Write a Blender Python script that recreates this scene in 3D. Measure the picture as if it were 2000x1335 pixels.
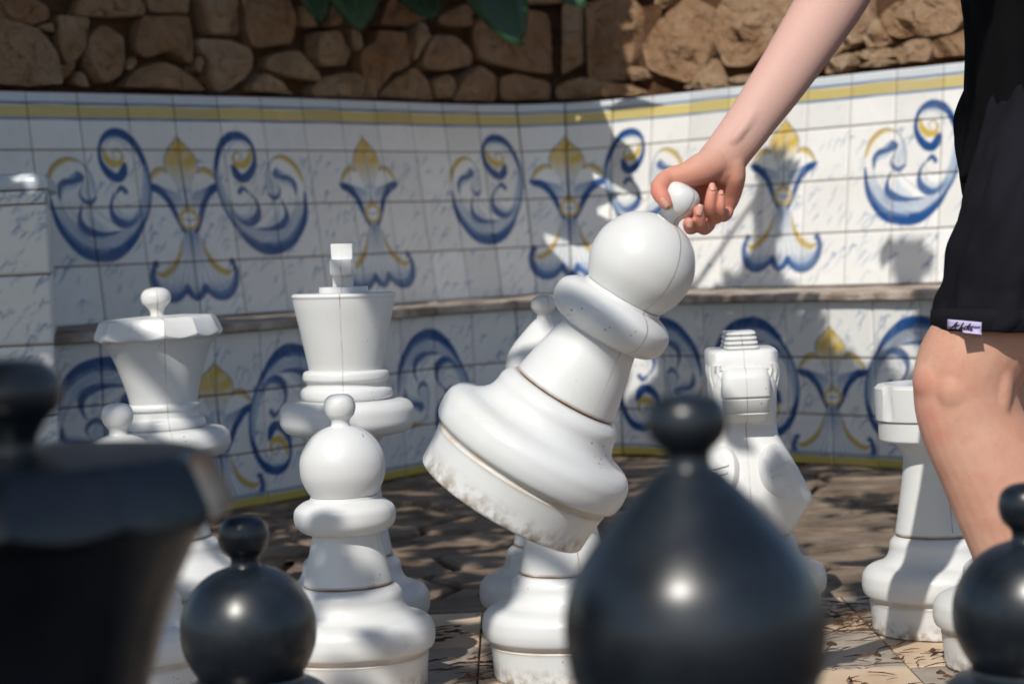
import bpy, bmesh, math, random
import numpy as np
from mathutils import Vector, Matrix, noise
random.seed(7); RNG = np.random.default_rng(7)
sc = bpy.context.scene
for o in list(bpy.data.objects): bpy.data.objects.remove(o)
COL = sc.collection

# ------------------------------------------------------------------ camera
FPX, CAM_H, ROLL, HOR = 4150.0, 0.60, 0.045, 490.0      # measured on the 2000 px wide photograph
_p = math.atan((667.5-HOR)/FPX); _t = math.atan(ROLL)
r0 = Vector((1,0,0)); FWD = Vector((0, math.cos(_p), -math.sin(_p))); u0 = r0.cross(FWD)
RGT = r0*math.cos(_t)-u0*math.sin(_t); UPV = u0*math.cos(_t)+r0*math.sin(_t)
CAMP = Vector((0,0,CAM_H))
cam_d = bpy.data.cameras.new('camera'); cam = bpy.data.objects.new('camera', cam_d); COL.objects.link(cam)
m = Matrix((RGT, UPV, -FWD)).transposed().to_4x4(); m.translation = CAMP; cam.matrix_world = m
cam_d.sensor_width = 36; cam_d.lens = FPX/2000*36; cam_d.clip_start = .05; cam_d.clip_end = 500
cam_d.dof.use_dof = True; cam_d.dof.focus_distance = 2.75; cam_d.dof.aperture_fstop = 7.2
sc.camera = cam

# ------------------------------------------------------------------ sky and sun
SUN_EL, SUN_AZ = math.radians(45), math.radians(20)      # azimuth: left of straight behind the camera
SUN = Vector((-math.sin(SUN_AZ)*math.cos(SUN_EL), -math.cos(SUN_AZ)*math.cos(SUN_EL), math.sin(SUN_EL)))
w = bpy.data.worlds.new('World'); sc.world = w; w.use_nodes = True
nt = w.node_tree; nt.nodes.clear()
sky = nt.nodes.new('ShaderNodeTexSky'); sky.sky_type = 'NISHITA'; sky.sun_disc = False
sky.ozone_density = 1.6; sky.sun_elevation = SUN_EL; sky.sun_rotation = math.atan2(SUN.x, SUN.y)
bg = nt.nodes.new('ShaderNodeBackground'); bg.inputs['Strength'].default_value = 0.108
wo = nt.nodes.new('ShaderNodeOutputWorld'); nt.links.new(sky.outputs[0], bg.inputs[0]); nt.links.new(bg.outputs[0], wo.inputs[0])
sl = bpy.data.lights.new('sun', 'SUN'); sl.energy = 3.65; sl.angle = math.radians(.42); sl.color = (1, .955, .88)
so = bpy.data.objects.new('sun', sl); COL.objects.link(so); so.location = SUN*20
so.rotation_euler = SUN.to_track_quat('Z', 'Y').to_euler()
sc.view_settings.view_transform = 'Standard'; sc.view_settings.look = 'None'
sc.view_settings.exposure = 0.14; sc.view_settings.gamma = 1.0; sc.view_settings.use_curve_mapping = False
sc.cycles.max_bounces = 6; sc.cycles.diffuse_bounces = 3; sc.cycles.transparent_max_bounces = 8
sc.cycles.use_denoising = True

# ------------------------------------------------------------------ measuring helpers
def at(x, y, D):                      # photograph pixel at depth D (metres along the view axis)
    return CAMP + D*(FWD + (x-1000)/FPX*RGT - (y-667.5)/FPX*UPV)
def at_ground(x, y, z=0):
    v = at(x, y, 1)-CAMP; return CAMP + v*((z-CAM_H)/v.z)
def project(P):                       # numpy array (n,3) -> pixels
    Q = P-np.array(CAMP); d = Q@np.array(FWD)
    return 1000+FPX*(Q@np.array(RGT))/d, 667.5-FPX*(Q@np.array(UPV))/d, d

# ------------------------------------------------------------------ scene helpers
def link(o, parent=None):
    COL.objects.link(o)
    if parent is not None: o.parent = parent
    return o
def tag(o, label=None, cat=None, group=None, kind=None):
    if label: o['label'] = label
    if cat: o['category'] = cat
    if group: o['group'] = group
    if kind: o['kind'] = kind
    return o
def empty(name, loc=(0,0,0), rot=(0,0,0)):
    o = bpy.data.objects.new(name, None); o.empty_display_size = .05
    o.location = loc; o.rotation_euler = rot; return link(o)
def mesh_obj(name, verts, faces, mat=None, parent=None, smooth=False):
    me = bpy.data.meshes.new(name); me.from_pydata([tuple(v) for v in verts], [], faces); me.update()
    if mat: me.materials.append(mat)
    if smooth: me.polygons.foreach_set('use_smooth', [True]*len(me.polygons))
    return link(bpy.data.objects.new(name, me), parent)
def fix_normals(o):
    bm = bmesh.new(); bm.from_mesh(o.data); bmesh.ops.recalc_face_normals(bm, faces=bm.faces); bm.to_mesh(o.data); bm.free(); return o
def auto_smooth(o, ang=35):
    me = o.data
    me.polygons.foreach_set('use_smooth', [True]*len(me.polygons))
    bm = bmesh.new(); bm.from_mesh(me)
    for e in bm.edges:
        if len(e.link_faces) == 2 and e.calc_face_angle(0) > math.radians(ang): e.smooth = False
    bm.to_mesh(me); bm.free(); return o
def catmull(pts, n=8, closed=False):
    P = [np.array(p, float) for p in pts]; out = []
    N = len(P); rng = range(N if closed else N-1)
    for i in rng:
        if closed: a, b, c, d = P[i-1], P[i], P[(i+1) % N], P[(i+2) % N]
        else: a, b, c, d = P[max(i-1, 0)], P[i], P[i+1], P[min(i+2, N-1)]
        for k in range(n):
            t = k/n
            out.append(.5*((2*b)+(-a+c)*t+(2*a-5*b+4*c-d)*t*t+(-a+3*b-3*c+d)*t**3))
    if not closed: out.append(P[-1])
    return np.array(out)

# ------------------------------------------------------------------ materials
class NT:
    def __init__(s, name):
        s.m = bpy.data.materials.new(name); s.m.use_nodes = True; s.t = s.m.node_tree
        s.b = s.t.nodes['Principled BSDF']
    def n(s, typ, **kw):
        x = s.t.nodes.new('ShaderNode'+typ)
        for k, v in kw.items():
            if k.startswith('i_'): x.inputs[k[2:].replace('_', ' ')].default_value = v
            else: setattr(x, k, v)
        return x
    def l(s, a, b): s.t.links.new(a, b)
    def coord(s, kind='Object'): return s.n('TexCoord').outputs[kind]
    def coord_each(s):                # object coordinates shifted by the object's place, so that alike pieces differ
        v = s.n('VectorMath'); v.operation = 'ADD'; s.l(s.coord(), v.inputs[0]); s.l(s.n('ObjectInfo').outputs['Location'], v.inputs[1]); return v.outputs[0]
    def noise(s, vec, scale, detail=4, rough=.55):
        x = s.n('TexNoise'); x.inputs['Scale'].default_value = scale; x.inputs['Detail'].default_value = detail
        x.inputs['Roughness'].default_value = rough
        if vec is not None: s.l(vec, x.inputs['Vector'])
        return x.outputs['Fac']
    def ramp(s, fac, stops):
        x = s.n('ValToRGB'); e = x.color_ramp.elements
        while len(e) > 1: e.remove(e[-1])
        e[0].position = stops[0][0]; e[0].color = (*stops[0][1], 1) if len(stops[0][1]) == 3 else stops[0][1]
        for p, c in stops[1:]:
            k = e.new(p); k.color = (*c, 1)
        s.l(fac, x.inputs['Fac']); return x.outputs['Color']
    def math(s, op, a, b=None, c=None, clamp=False):
        x = s.n('Math'); x.operation = op; x.use_clamp = clamp
        for i, q in enumerate((a, b, c)):
            if q is None: continue
            if isinstance(q, (int, float)): x.inputs[i].default_value = q
            else: s.l(q, x.inputs[i])
        return x.outputs[0]
    def mix(s, fac, a, b, mode='MIX'):
        x = s.n('Mix'); x.data_type = 'RGBA'; x.blend_type = mode
        for i, q in ((0, fac), (6, a), (7, b)):
            if isinstance(q, (int, float)): x.inputs[i].default_value = q
            elif isinstance(q, tuple): x.inputs[i].default_value = (*q, 1) if len(q) == 3 else q
            else: s.l(q, x.inputs[i])
        return x.outputs[2]
    def bump(s, h, strength=.3, dist=.01):
        x = s.n('Bump'); x.inputs['Strength'].default_value = strength; x.inputs['Distance'].default_value = dist
        s.l(h, x.inputs['Height']); s.l(x.outputs[0], s.b.inputs['Normal'])
    def set(s, **kw):
        for k, v in kw.items():
            i = s.b.inputs[k.replace('_', ' ')]
            if isinstance(v, (int, float)): i.default_value = v
            elif isinstance(v, tuple): i.default_value = (*v, 1) if len(v) == 3 else v
            else: s.l(v, i)
        return s

def mat_white():
    t = NT('white_plastic'); co = t.coord()
    rnd = t.n('ObjectInfo').outputs['Random']
    off = t.n('VectorMath'); off.operation = 'ADD'; t.l(co, off.inputs[0]); t.l(rnd, off.inputs[1]); v = off.outputs[0]
    sep = t.n('SeparateXYZ'); t.l(co, sep.inputs[0]); X, Y, Z = sep.outputs
    col = t.mix(t.math('MULTIPLY', t.ramp(t.noise(v, 9, 5), [(.45, (0,0,0)), (.75, (1,1,1))]), .5), (.67,.675,.67), (.58,.565,.51))
    # scuffs: thin stretched noise
    mp = t.n('Mapping'); mp.inputs['Scale'].default_value = (30, 30, 9); mp.inputs['Rotation'].default_value = (.6,.4,.2); t.l(v, mp.inputs[0])
    sc1 = t.ramp(t.noise(mp.outputs[0], 3.2, 8, .7), [(.66, (0,0,0)), (.72, (1,1,1))])
    col = t.mix(t.math('MULTIPLY', sc1, .35), col, (.42,.40,.37))
    # dark specks
    vo = t.n('TexVoronoi'); vo.inputs['Scale'].default_value = 120; t.l(v, vo.inputs['Vector'])
    spk = t.math('MULTIPLY', t.math('LESS_THAN', vo.outputs['Distance'], t.math('MULTIPLY', t.noise(v, 60, 2), .30)), t.math('GREATER_THAN', t.noise(v, 14, 3), .64))
    col = t.mix(t.math('MULTIPLY', spk, .75), col, (.13,.09,.06))
    # rusty dirt line in the joint between base and stem, tan grime in the groove above the foot, splashes at the foot
    n2 = t.noise(v, 26, 5)
    def band(z0, hw): return t.math('SUBTRACT', 1, t.math('DIVIDE', t.math('ABSOLUTE', t.math('SUBTRACT', Z, z0)), hw), clamp=True)
    j = t.math('MULTIPLY', band(.1475, .004), t.ramp(n2, [(.3, (.25,)*3), (.6, (1,1,1))]), clamp=True)
    col = t.mix(t.math('MULTIPLY', j, .95), col, (.24,.125,.05))
    j2 = t.math('MULTIPLY', band(.050, .008), t.ramp(n2, [(.3, (.2,)*3), (.65, (.9,)*3)]))
    col = t.mix(t.math('MULTIPLY', j2, .8), col, (.45,.33,.20))
    foot = t.math('MULTIPLY', t.math('SUBTRACT', 1, t.math('DIVIDE', Z, .03), clamp=True), t.ramp(t.noise(v, 70, 4), [(.42, (0,0,0)), (.62, (1,1,1))]))
    col = t.mix(t.math('MULTIPLY', foot, .85), col, (.20,.12,.06))
    # mould seam: a hairline where the two halves meet
    seam = t.math('MULTIPLY', t.math('LESS_THAN', t.math('ABSOLUTE', X), .0009), t.ramp(t.noise(v, 22, 4), [(.38, (.08,)*3), (.62, (1,1,1))]))
    seam = t.math('MULTIPLY', seam, t.math('GREATER_THAN', Z, .155))
    col = t.mix(t.math('MULTIPLY', seam, .7), col, (.20,.14,.09))
    h = t.math('SUBTRACT', t.math('MULTIPLY', t.noise(v, 160, 3), .15), t.math('MULTIPLY', seam, .6))
    t.set(Base_Color=col, Roughness=t.ramp(t.noise(v, 12, 4), [(.3, (.27,)*3), (.7, (.46,)*3)]), Specular_IOR_Level=.45)
    t.bump(h, .25, .002); return t.m
def mat_black():
    t = NT('black_plastic'); co = t.coord()
    n1 = t.noise(co, 16, 5); n2 = t.noise(co, 110, 4)
    col = t.mix(t.ramp(n1, [(.4, (0,0,0)), (.72, (1,1,1))]), (.006,.0085,.012), (.013,.018,.025))
    col = t.mix(t.math('MULTIPLY', t.ramp(n2, [(.62, (0,0,0)), (.72, (1,1,1))]), .25), col, (.05,.055,.06))
    t.set(Base_Color=col, Roughness=t.ramp(n1, [(.3, (.25,)*3), (.7, (.37,)*3)]), Specular_IOR_Level=.55)
    t.bump(n2, .05, .002); return t.m
def mat_tile():
    t = NT('painted_glazed_tile'); co = t.coord_each()
    a = t.n('Attribute'); a.attribute_name = 'paint'
    n1 = t.noise(co, 5, 5); n2 = t.noise(co, 40, 5)
    tone = t.ramp(t.n('ObjectInfo').outputs['Random'], [(0, (.90,.90,.90)), (1, (1,1,1))])
    col = t.mix(1.0, a.outputs['Color'], tone, 'MULTIPLY')
    col = t.mix(t.math('MULTIPLY', t.ramp(n2, [(.55, (0,0,0)), (.8, (1,1,1))]), .25), col, (.45,.42,.36))
    col = t.mix(t.math('MULTIPLY', t.ramp(n1, [(.5, (0,0,0)), (.75, (1,1,1))]), .18), col, (.50,.47,.42))
    t.set(Base_Color=col, Roughness=t.ramp(n1, [(.3, (.22,)*3), (.7, (.38,)*3)]), Specular_IOR_Level=.35)
    t.bump(n2, .08, .003); return t.m
def mat_simple(name, c1, c2, scale=12, rough=.8, bump=.3, dist=.01, contrast=(.35,.65), spec=.3, extra=None):
    t = NT(name); co = t.coord_each(); n1 = t.noise(co, scale, 7, .62)
    col = t.mix(t.ramp(n1, [(contrast[0], (0,0,0)), (contrast[1], (1,1,1))]), c1, c2)
    if extra: col = extra(t, co, col)
    t.set(Base_Color=col, Roughness=rough, Specular_IOR_Level=spec)
    if bump: t.bump(t.noise(co, scale*4, 8, .7), bump, dist)
    return t.m
def mat_stone():
    t = NT('limestone_rubble'); co = t.coord(); rnd = t.n('ObjectInfo').outputs['Random']
    off = t.n('VectorMath'); off.operation = 'ADD'; t.l(co, off.inputs[0]); t.l(rnd, off.inputs[1]); v = off.outputs[0]
    n1 = t.noise(v, 7, 8, .62); n2 = t.noise(v, 24, 8, .68); n3 = t.noise(v, 60, 6, .7)
    col = t.ramp(n1, [(.25, (.38,.19,.09)), (.40, (.58,.37,.215)), (.55, (.72,.51,.335)), (.8, (.78,.62,.46))])
    col = t.mix(t.math('MULTIPLY', t.ramp(rnd, [(0, (0,0,0)), (1, (1,1,1))]), .45), col, (.50,.33,.20))
    col = t.mix(t.math('MULTIPLY', t.ramp(t.math('FRACT', t.math('MULTIPLY', rnd, 7.3)), [(.35, (0,0,0)), (.95, (1,1,1))]), .55), col, (.46,.235,.12))
    col = t.mix(t.ramp(n2, [(.56, (0,0,0)), (.72, (.75,)*3)]), col, (.40,.22,.08))
    col = t.mix(t.ramp(n3, [(.62, (0,0,0)), (.75, (.8,)*3)]), col, (.14,.10,.07))
    t.set(Base_Color=col, Roughness=.9, Specular_IOR_Level=.2)
    t.bump(t.math('ADD', n2, t.math('MULTIPLY', n3, .8)), 1.0, .05); return t.m
def mat_skin():
    t = NT('skin'); co = t.coord()
    n1 = t.noise(co, 14, 4); n2 = t.noise(co, 220, 4)
    col = t.mix(t.ramp(n1, [(.35, (0,0,0)), (.7, (1,1,1))]), (.60,.35,.255), (.52,.262,.182))
    n3 = t.noise(co, 55, 5, .65); col = t.mix(t.math('MULTIPLY', t.ramp(n3, [(.48, (0,0,0)), (.70, (1,1,1))]), .35), col, (.50,.215,.15))
    vo_ = t.n('TexVoronoi'); vo_.inputs['Scale'].default_value = 42; t.l(co, vo_.inputs['Vector']); col = t.mix(t.math('MULTIPLY', t.math('LESS_THAN', vo_.outputs['Distance'], .045), .6), col, (.20,.09,.05))
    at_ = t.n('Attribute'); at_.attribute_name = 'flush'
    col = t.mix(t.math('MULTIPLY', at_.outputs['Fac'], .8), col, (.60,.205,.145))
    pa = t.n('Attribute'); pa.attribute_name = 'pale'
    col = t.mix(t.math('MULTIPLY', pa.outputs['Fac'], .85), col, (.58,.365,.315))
    col = t.mix(t.math('MULTIPLY', t.ramp(n2, [(.6, (0,0,0)), (.75, (1,1,1))]), .12), col, (.38,.18,.12))
    t.set(Base_Color=col, Roughness=.56, Specular_IOR_Level=.28, Subsurface_Weight=.12, Subsurface_Scale=.006)
    t.b.inputs['Subsurface Radius'].default_value = (1, .35, .2)
    t.bump(t.math('ADD', n2, t.noise(co, 700, 3)), .22, .0010); return t.m
def mat_cloth(name, c1, c2, weave=900):
    t = NT(name); co = t.coord(); n1 = t.noise(co, 9, 5); n2 = t.noise(co, weave, 2)
    col = t.mix(t.ramp(n1, [(.35, (0,0,0)), (.7, (1,1,1))]), c1, c2)
    t.set(Base_Color=col, Roughness=.95, Specular_IOR_Level=.08)
    t.bump(n2, .35, .001); return t.m
def mat_leaf(name, c1, c2, transl=.15):
    t = NT(name); co = t.coord(); n1 = t.noise(co, 6, 4)
    t.set(Base_Color=t.mix(n1, c1, c2), Roughness=.38, Specular_IOR_Level=.4, Transmission_Weight=0.0)
    t.b.inputs['Subsurface Weight'].default_value = 0
    return t.m
M = dict(white=mat_white(), black=mat_black(), tile=mat_tile(), stone=mat_stone(), skin=mat_skin(),
    grout=mat_simple('brown_grout', (.13,.070,.04), (.24,.15,.095), 20, .95, .5),
    earth=mat_simple('earth_mortar', (.07,.035,.018), (.17,.085,.04), 9, .95, .9, .03),
    seat=mat_simple('worn_terracotta', (.24,.18,.14), (.60,.53,.45), 11, .85, .6, .012, (.38,.66)),
    light_sq=mat_simple('beige_board_tile', (.54,.39,.26), (.64,.50,.36), 9, .55, .12, .004),
    dark_sq=mat_simple('grey_board_tile', (.27,.225,.185), (.40,.345,.285), 9, .55, .12, .004),
    paving=mat_simple('rough_flagstone', (.105,.070,.046), (.36,.275,.20), 7, .85, .9, .02, (.32,.68)),
    ground=mat_simple('sandy_ground', (.12,.105,.085), (.22,.19,.155), 5, .95, .6, .02),
    litter=mat_simple('dry_needles', (.035,.02,.012), (.12,.06,.03), 30, .9, 0),
    bark=mat_simple('bark', (.10,.07,.045), (.22,.16,.11), 14, .95, 1, .03),
    leaf=mat_leaf('tree_leaf', (.045,.085,.02), (.08,.13,.035)),
    strap=mat_leaf('broad_leaf', (.010,.040,.014), (.022,.065,.022)),
    rib=mat_leaf('leaf_rib', (.05,.10,.03), (.07,.13,.04)),
    shirt=mat_cloth('black_jersey', (.004,.004,.005), (.006,.006,.007)),
    shorts=mat_cloth('charcoal_cotton', (.0085,.0085,.0115), (.013,.013,.018)),
    stitch=mat_cloth('dark_thread', (.006,.006,.007), (.010,.010,.011)),
    tagc=mat_cloth('lavender_ribbon', (.46,.40,.62), (.52,.46,.68)),
    ink=mat_simple('black_ink', (.012,.012,.016), (.02,.02,.025), 40, .7, 0),
    nail=mat_simple('fingernail', (.60,.29,.22), (.66,.36,.28), 60, .28, 0, spec=.5),
    hair=mat_simple('brown_hair', (.035,.022,.014), (.07,.045,.028), 50, .5, .4),
    shoe=mat_simple('white_canvas', (.62,.61,.58), (.70,.69,.66), 30, .8, .2),
    rubber=mat_simple('rubber_sole', (.5,.49,.46), (.56,.55,.52), 30, .7, .1))

# ================================================================== SETTING
# ---- ground
g = mesh_obj('ground', [(-60,-60,-.03), (60,-60,-.03), (60,60,-.03), (-60,60,-.03)], [(0,1,2,3)], M['ground'])
tag(g, 'sandy ground around the chess terrace', 'ground', kind='structure')

# ---- chess board: 8 x 8 squares of 0.3 m
SQ, BX1, BY1 = .30, .83, 3.53
board = mesh_obj('chessboard_floor', [(BX1-8*SQ-.002, BY1-8*SQ-.002, -.012), (BX1+.002, BY1-8*SQ-.002, -.012), (BX1+.002, BY1+.002, -.012), (BX1-8*SQ-.002, BY1+.002, -.012)], [(0,1,2,3)], M['grout'])
tag(board, 'flat chess board floor of beige and grey squares', 'floor', kind='structure')
def slab_mesh(name, poly, z0, z1, bev, mat):
    n = len(poly); c = np.mean(poly, axis=0)
    inn = [c+(p-c)*(1-bev/max(np.linalg.norm(p-c), 1e-6)) for p in poly]
    v = [(p[0], p[1], z0) for p in poly]+[(p[0], p[1], z1-bev*.7) for p in poly]+[(p[0], p[1], z1) for p in inn]
    f = [tuple(range(2*n, 3*n))]
    for a in (0, n):
        f += [(a+i, a+(i+1) % n, a+n+(i+1) % n, a+n+i) for i in range(n)]
    me = bpy.data.meshes.new(name); me.from_pydata(v, [], f); me.materials.append(mat); me.update(); return me
hs = SQ/2-.0016
sqp = np.array([(-hs,-hs), (hs,-hs), (hs,hs), (-hs,hs)])
sqm = [slab_mesh('tile', sqp, -.010, 0, .0015, M['light_sq']), slab_mesh('tile', sqp, -.010, 0, .0015, M['dark_sq'])]
for i in range(8):
    for j in range(8):
        o = bpy.data.objects.new('tile', sqm[(i+j+1) % 2]); link(o, board)
        o.location = (BX1-SQ*(i+.5), BY1-SQ*(j+.5), random.uniform(-.0012, .0006)); o.rotation_euler = (random.uniform(-.003,.003), random.uniform(-.003,.003), 0)

# ---- crazy paving between the board and the bench
def clip(poly, p, n):
    out = []
    for i in range(len(poly)):
        a, b = poly[i], poly[(i+1) % len(poly)]; da, db = (a-p)@n, (b-p)@n
        if da <= 0: out.append(a)
        if (da < 0 < db) or (db < 0 < da): out.append(a+(b-a)*da/(da-db))
    return out
pav = mesh_obj('paving', [(-3.2,-1.5,-.02), (3.2,-1.5,-.02), (3.2,7.6,-.02), (-3.2,7.6,-.02)], [(0,1,2,3)], M['earth'])
tag(pav, 'rough flagstone paving between chess board and bench', 'paving', kind='structure')
def paving_region(x0, x1, y0, y1, step):
    seeds = []
    for a in np.arange(x0, x1, step*1.35):
        for b in np.arange(y0, y1, step):
            seeds.append(np.array([a+random.uniform(.1,.9)*step*1.35, b+random.uniform(.1,.9)*step]))
    for i, s in enumerate(seeds):
        poly = [np.array(q, float) for q in ((x0,y0), (x1,y0), (x1,y1), (x0,y1))]
        for k, q in enumerate(seeds):
            if k != i and np.linalg.norm(q-s) < 4*step:
                n = q-s; d = np.linalg.norm(n); poly = clip(poly, s+n*(.5-.006/d), n/d)
                if len(poly) < 3: break
        if len(poly) < 3: continue
        c = np.mean(poly, axis=0)
        # roughen the outline
        out = []
        for a in range(len(poly)):
            p, q = poly[a], poly[(a+1) % len(poly)]; L = np.linalg.norm(q-p); k = max(1, int(L/.06))
            for t in range(k):
                z = p+(q-p)*t/k; z = z-(z-c)/max(np.linalg.norm(z-c), .01)*random.uniform(0, .012); out.append(z-c)
        me = slab_mesh('paving_stone', np.array(out), -.02, 0, .008, M['paving'])
        o = bpy.data.objects.new('paving_stone', me); link(o, pav); o.location = (c[0], c[1], random.uniform(-.006, .004))
        o.rotation_euler = (random.uniform(-.012,.012), random.uniform(-.012,.012), 0)
paving_region(-1.75, 1.9, 3.54, 6.75, .24)
paving_region(.84, 1.9, 1.5, 3.535, .26)

# ---- the line of the bench: two arms at right angles joined by a rounded corner
BACK_PTS = [(-1.75,4.86), (-1.42,5.18), (-1.189,5.406), (-.972,5.612), (-.76,5.825), (-.55,6.042), (-.354,6.271), (-.162,6.504), (-.056,6.613), (.066,6.70), (.189,6.735), (.314,6.70), (.429,6.614), (.645,6.403), (.853,6.187), (1.072,5.98), (1.30,5.77), (1.62,5.46), (2.0,5.1)]
RISE_PTS = [(-1.5,4.60), (-1.12,4.85), (-.92,4.97), (-.72,5.115), (-.58,5.29), (-.40,5.58), (-.22,5.86), (-.06,6.01), (.10,6.09), (.24,6.10), (.38,6.03), (.56,5.85), (.74,5.645), (.906,5.45), (1.12,5.21), (1.4,4.92), (1.7,4.6)]
class Curve:
    def __init__(s, pts):
        c = catmull(pts, 24)
        for _ in range(30): c[1:-1] = (c[:-2]+2*c[1:-1]+c[2:])/4
        d = np.r_[0, np.cumsum(np.linalg.norm(np.diff(c, axis=0), axis=1))]
        s.L = d[-1]; s.u = np.linspace(0, s.L, 800)
        s.x = np.interp(s.u, d, c[:,0]); s.y = np.interp(s.u, d, c[:,1])
        tx, ty = np.gradient(s.x, s.u), np.gradient(s.y, s.u); L = np.hypot(tx, ty)
        s.nx, s.ny = -ty/L, tx/L           # points away from the seats
    def pt(s, u, off=0.):
        u = np.asarray(u, float)
        return np.stack([np.interp(u, s.u, s.x)+np.interp(u, s.u, s.nx)*off, np.interp(u, s.u, s.y)+np.interp(u, s.u, s.ny)*off], -1)
CB, CR = Curve(BACK_PTS), Curve(RISE_PTS)
TS, SEAT_Z, TILT = .15, .46, .136
def back(u, z, off=0.):
    z = np.asarray(z, float); u = np.asarray(u, float)
    o = TILT*(z-.913)+off
    x = np.interp(u, CB.u, CB.x)+np.interp(u, CB.u, CB.nx)*o; y = np.interp(u, CB.u, CB.y)+np.interp(u, CB.u, CB.ny)*o
    return np.stack([x, y, z+0*u], -1)
def riser(u, z, off=0.):
    z = np.asarray(z, float); p = CR.pt(u, off); return np.concatenate([p, (z+0*np.asarray(u))[..., None]], -1)
def finder(surf, L, z0, z1):
    U, Z = np.meshgrid(np.linspace(0, L, 700), np.linspace(z0, z1, 260)); px, py, _ = project(surf(U.ravel(), Z.ravel()))
    def f(x, y):
        k = np.argmin((px-x)**2+(py-y)**2); return U.ravel()[k], Z.ravel()[k]
    return f
find_back = finder(back, CB.L, .3, 2.2); find_rise = finder(riser, CR.L, 0, .5)
U0 = find_back(352, 291)[0]                         # seam through the first fleur
RU0 = find_rise(430, 830)[0]                        # axis of the first fleur on the riser

# ------------------------------------------------------------------ tile painting (glaze colour per point)
BLUE, MID, PALE, YEL, LINE = np.array([.016,.075,.24]), np.array([.085,.185,.37]), np.array([.33,.43,.55]), np.array([.62,.43,.075]), np.array([.06,.09,.17])
GLAZE = np.array([.81,.805,.78])
def z1uv(p):                                        # traced coordinates of the left scroll and fleur -> tiles from the fleur's axis
    x, y = p
    v = np.interp(y, [500,830,1137,1467,1790], [4.07,3,2,1,0])
    sh = .145*(y-830); u = np.interp(x-sh, [-110,190,480,750,1005,1255,1505,1725], [-4,-3,-2,-1,0,1,2,3])
    return (u, v)
class Painter:
    def __init__(s): s.ops = []
    def stroke(s, pts, wid, col, alpha=1., soft=.02, n=10, streak=0.):
        c = catmull(pts, n); t = np.linspace(0, 1, len(c)); wv = np.interp(t, np.linspace(0, 1, len(wid)), wid); wv = np.where(wv > .016, wv*1.22, wv)
        s.ops.append(('s', c, wv, col, alpha, soft, streak))
    def fill(s, pts, col, alpha=1., soft=.015, n=8, grad=None):
        s.ops.append(('f', catmull(pts, n, True), None, col, alpha, soft, grad))
    def apply(s, U, V, C, cu, su=1., cv=0., sv=1., motif=True):
        if motif and (U.min() > cu+3.2*abs(su) or U.max() < cu-3.2*abs(su)): return
        ph = cu*3.7+su; X = (U-cu)/su; Y = (V-cv)/sv; X = X+.022*np.sin(Y*2.3+ph)+.012*np.sin(X*5.1+ph*2); Y = Y+.020*np.sin(X*2.7+ph*1.3)
        for op, c, wv, col, al, soft, ex in s.ops:
            mx = (wv.max() if wv is not None else 0)+soft+.02
            b = (X > c[:,0].min()-mx) & (X < c[:,0].max()+mx) & (Y > c[:,1].min()-mx) & (Y < c[:,1].max()+mx)
            if not b.any(): continue
            x, y = X[b], Y[b]
            if op == 's':
                best = np.full(len(x), 9.); tt = np.zeros(len(x))
                for i in range(len(c)-1):
                    a, d = c[i], c[i+1]-c[i]; L2 = d@d+1e-12
                    h = np.clip(((x-a[0])*d[0]+(y-a[1])*d[1])/L2, 0, 1)
                    dist = np.hypot(x-a[0]-h*d[0], y-a[1]-h*d[1])-(wv[i]+(wv[i+1]-wv[i])*h)
                    k = dist < best; best[k] = dist[k]; tt[k] = i+h[k]
                A = al*np.clip(.5-best/soft, 0, 1)
                if ex: A = A*(1-ex*(.5+.5*np.sin(tt*5.1+9*np.sin(tt*1.7)+x*40)))
            else:
                ins = np.zeros(len(x), bool); best = np.full(len(x), 9.); j = len(c)-1
                for i in range(len(c)):
                    xi, yi, xj, yj = *c[i], *c[j]
                    q = ((yi > y) != (yj > y)) & (x < (xj-xi)*(y-yi)/(yj-yi+1e-12)+xi); ins ^= q; j = i
                A = al*ins
                if ex is not None: A = A*np.clip((y-ex[0])/(ex[1]-ex[0]), 0, 1)*(.86+.14*np.sin(x*41+4*np.sin(y*5+x*9)))
            C[b] += (col-C[b])*np.clip(A, 0, 1)[:, None]
def Z(*pts): return [z1uv(p) for p in pts]
scroll = Painter()
mw = .004
scroll.fill(Z((800,1240),(690,1395),(600,1410),(500,1385),(350,1245),(285,1080),(275,1010),(300,935),(392,866),(500,930),(541,1060),(640,1100),(700,1040),(835,1000),(840,1070)), GLAZE*1.02, .95, n=4)
scroll.stroke(Z((800,1240),(755,1305),(690,1352),(600,1365),(500,1335),(425,1275),(370,1190),(340,1120)), [.02,.10,.12,.09,.03], PALE, .55, .10, streak=.5)
scroll.stroke(Z((805,1250),(765,1325),(690,1395),(600,1410),(500,1385),(420,1325),(350,1245),(310,1165),(285,1080)), [.03,.075,.105,.095,.075,.05,.02], BLUE, 1, .03)
scroll.stroke(Z((690,985),(648,978),(605,940),(572,880),(570,810),(598,762),(645,745),(705,755),(760,805),(805,885),(830,970),(840,1070),(828,1170),(800,1255)), [.05,.075,.065,.04,.03,.05,.075,.07,.055,.05,.045,.04,.035,.03], BLUE, 1, .03)
scroll.stroke(Z((712,920),(705,960),(680,985),(640,975)), [.05,.075,.07,.06], BLUE, 1, .03)
scroll.stroke(Z((820,960),(822,1060),(808,1160),(770,1240)), [.03,.06,.06,.03], PALE, .7, .06)
scroll.stroke(Z((588,820),(606,872),(645,905),(690,905)), [.01,.05,.06,.04], YEL, 1, .03)
scroll.stroke(Z((690,905),(703,870),(682,838),(652,842),(648,868),(670,878)), [.04,.025,.015,.012,.010,.006], YEL, .9, .02)
scroll.stroke(Z((700,880),(695,848),(668,832),(645,848),(648,872),(672,874)), [.006]*3, LINE, .8, .015)
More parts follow.
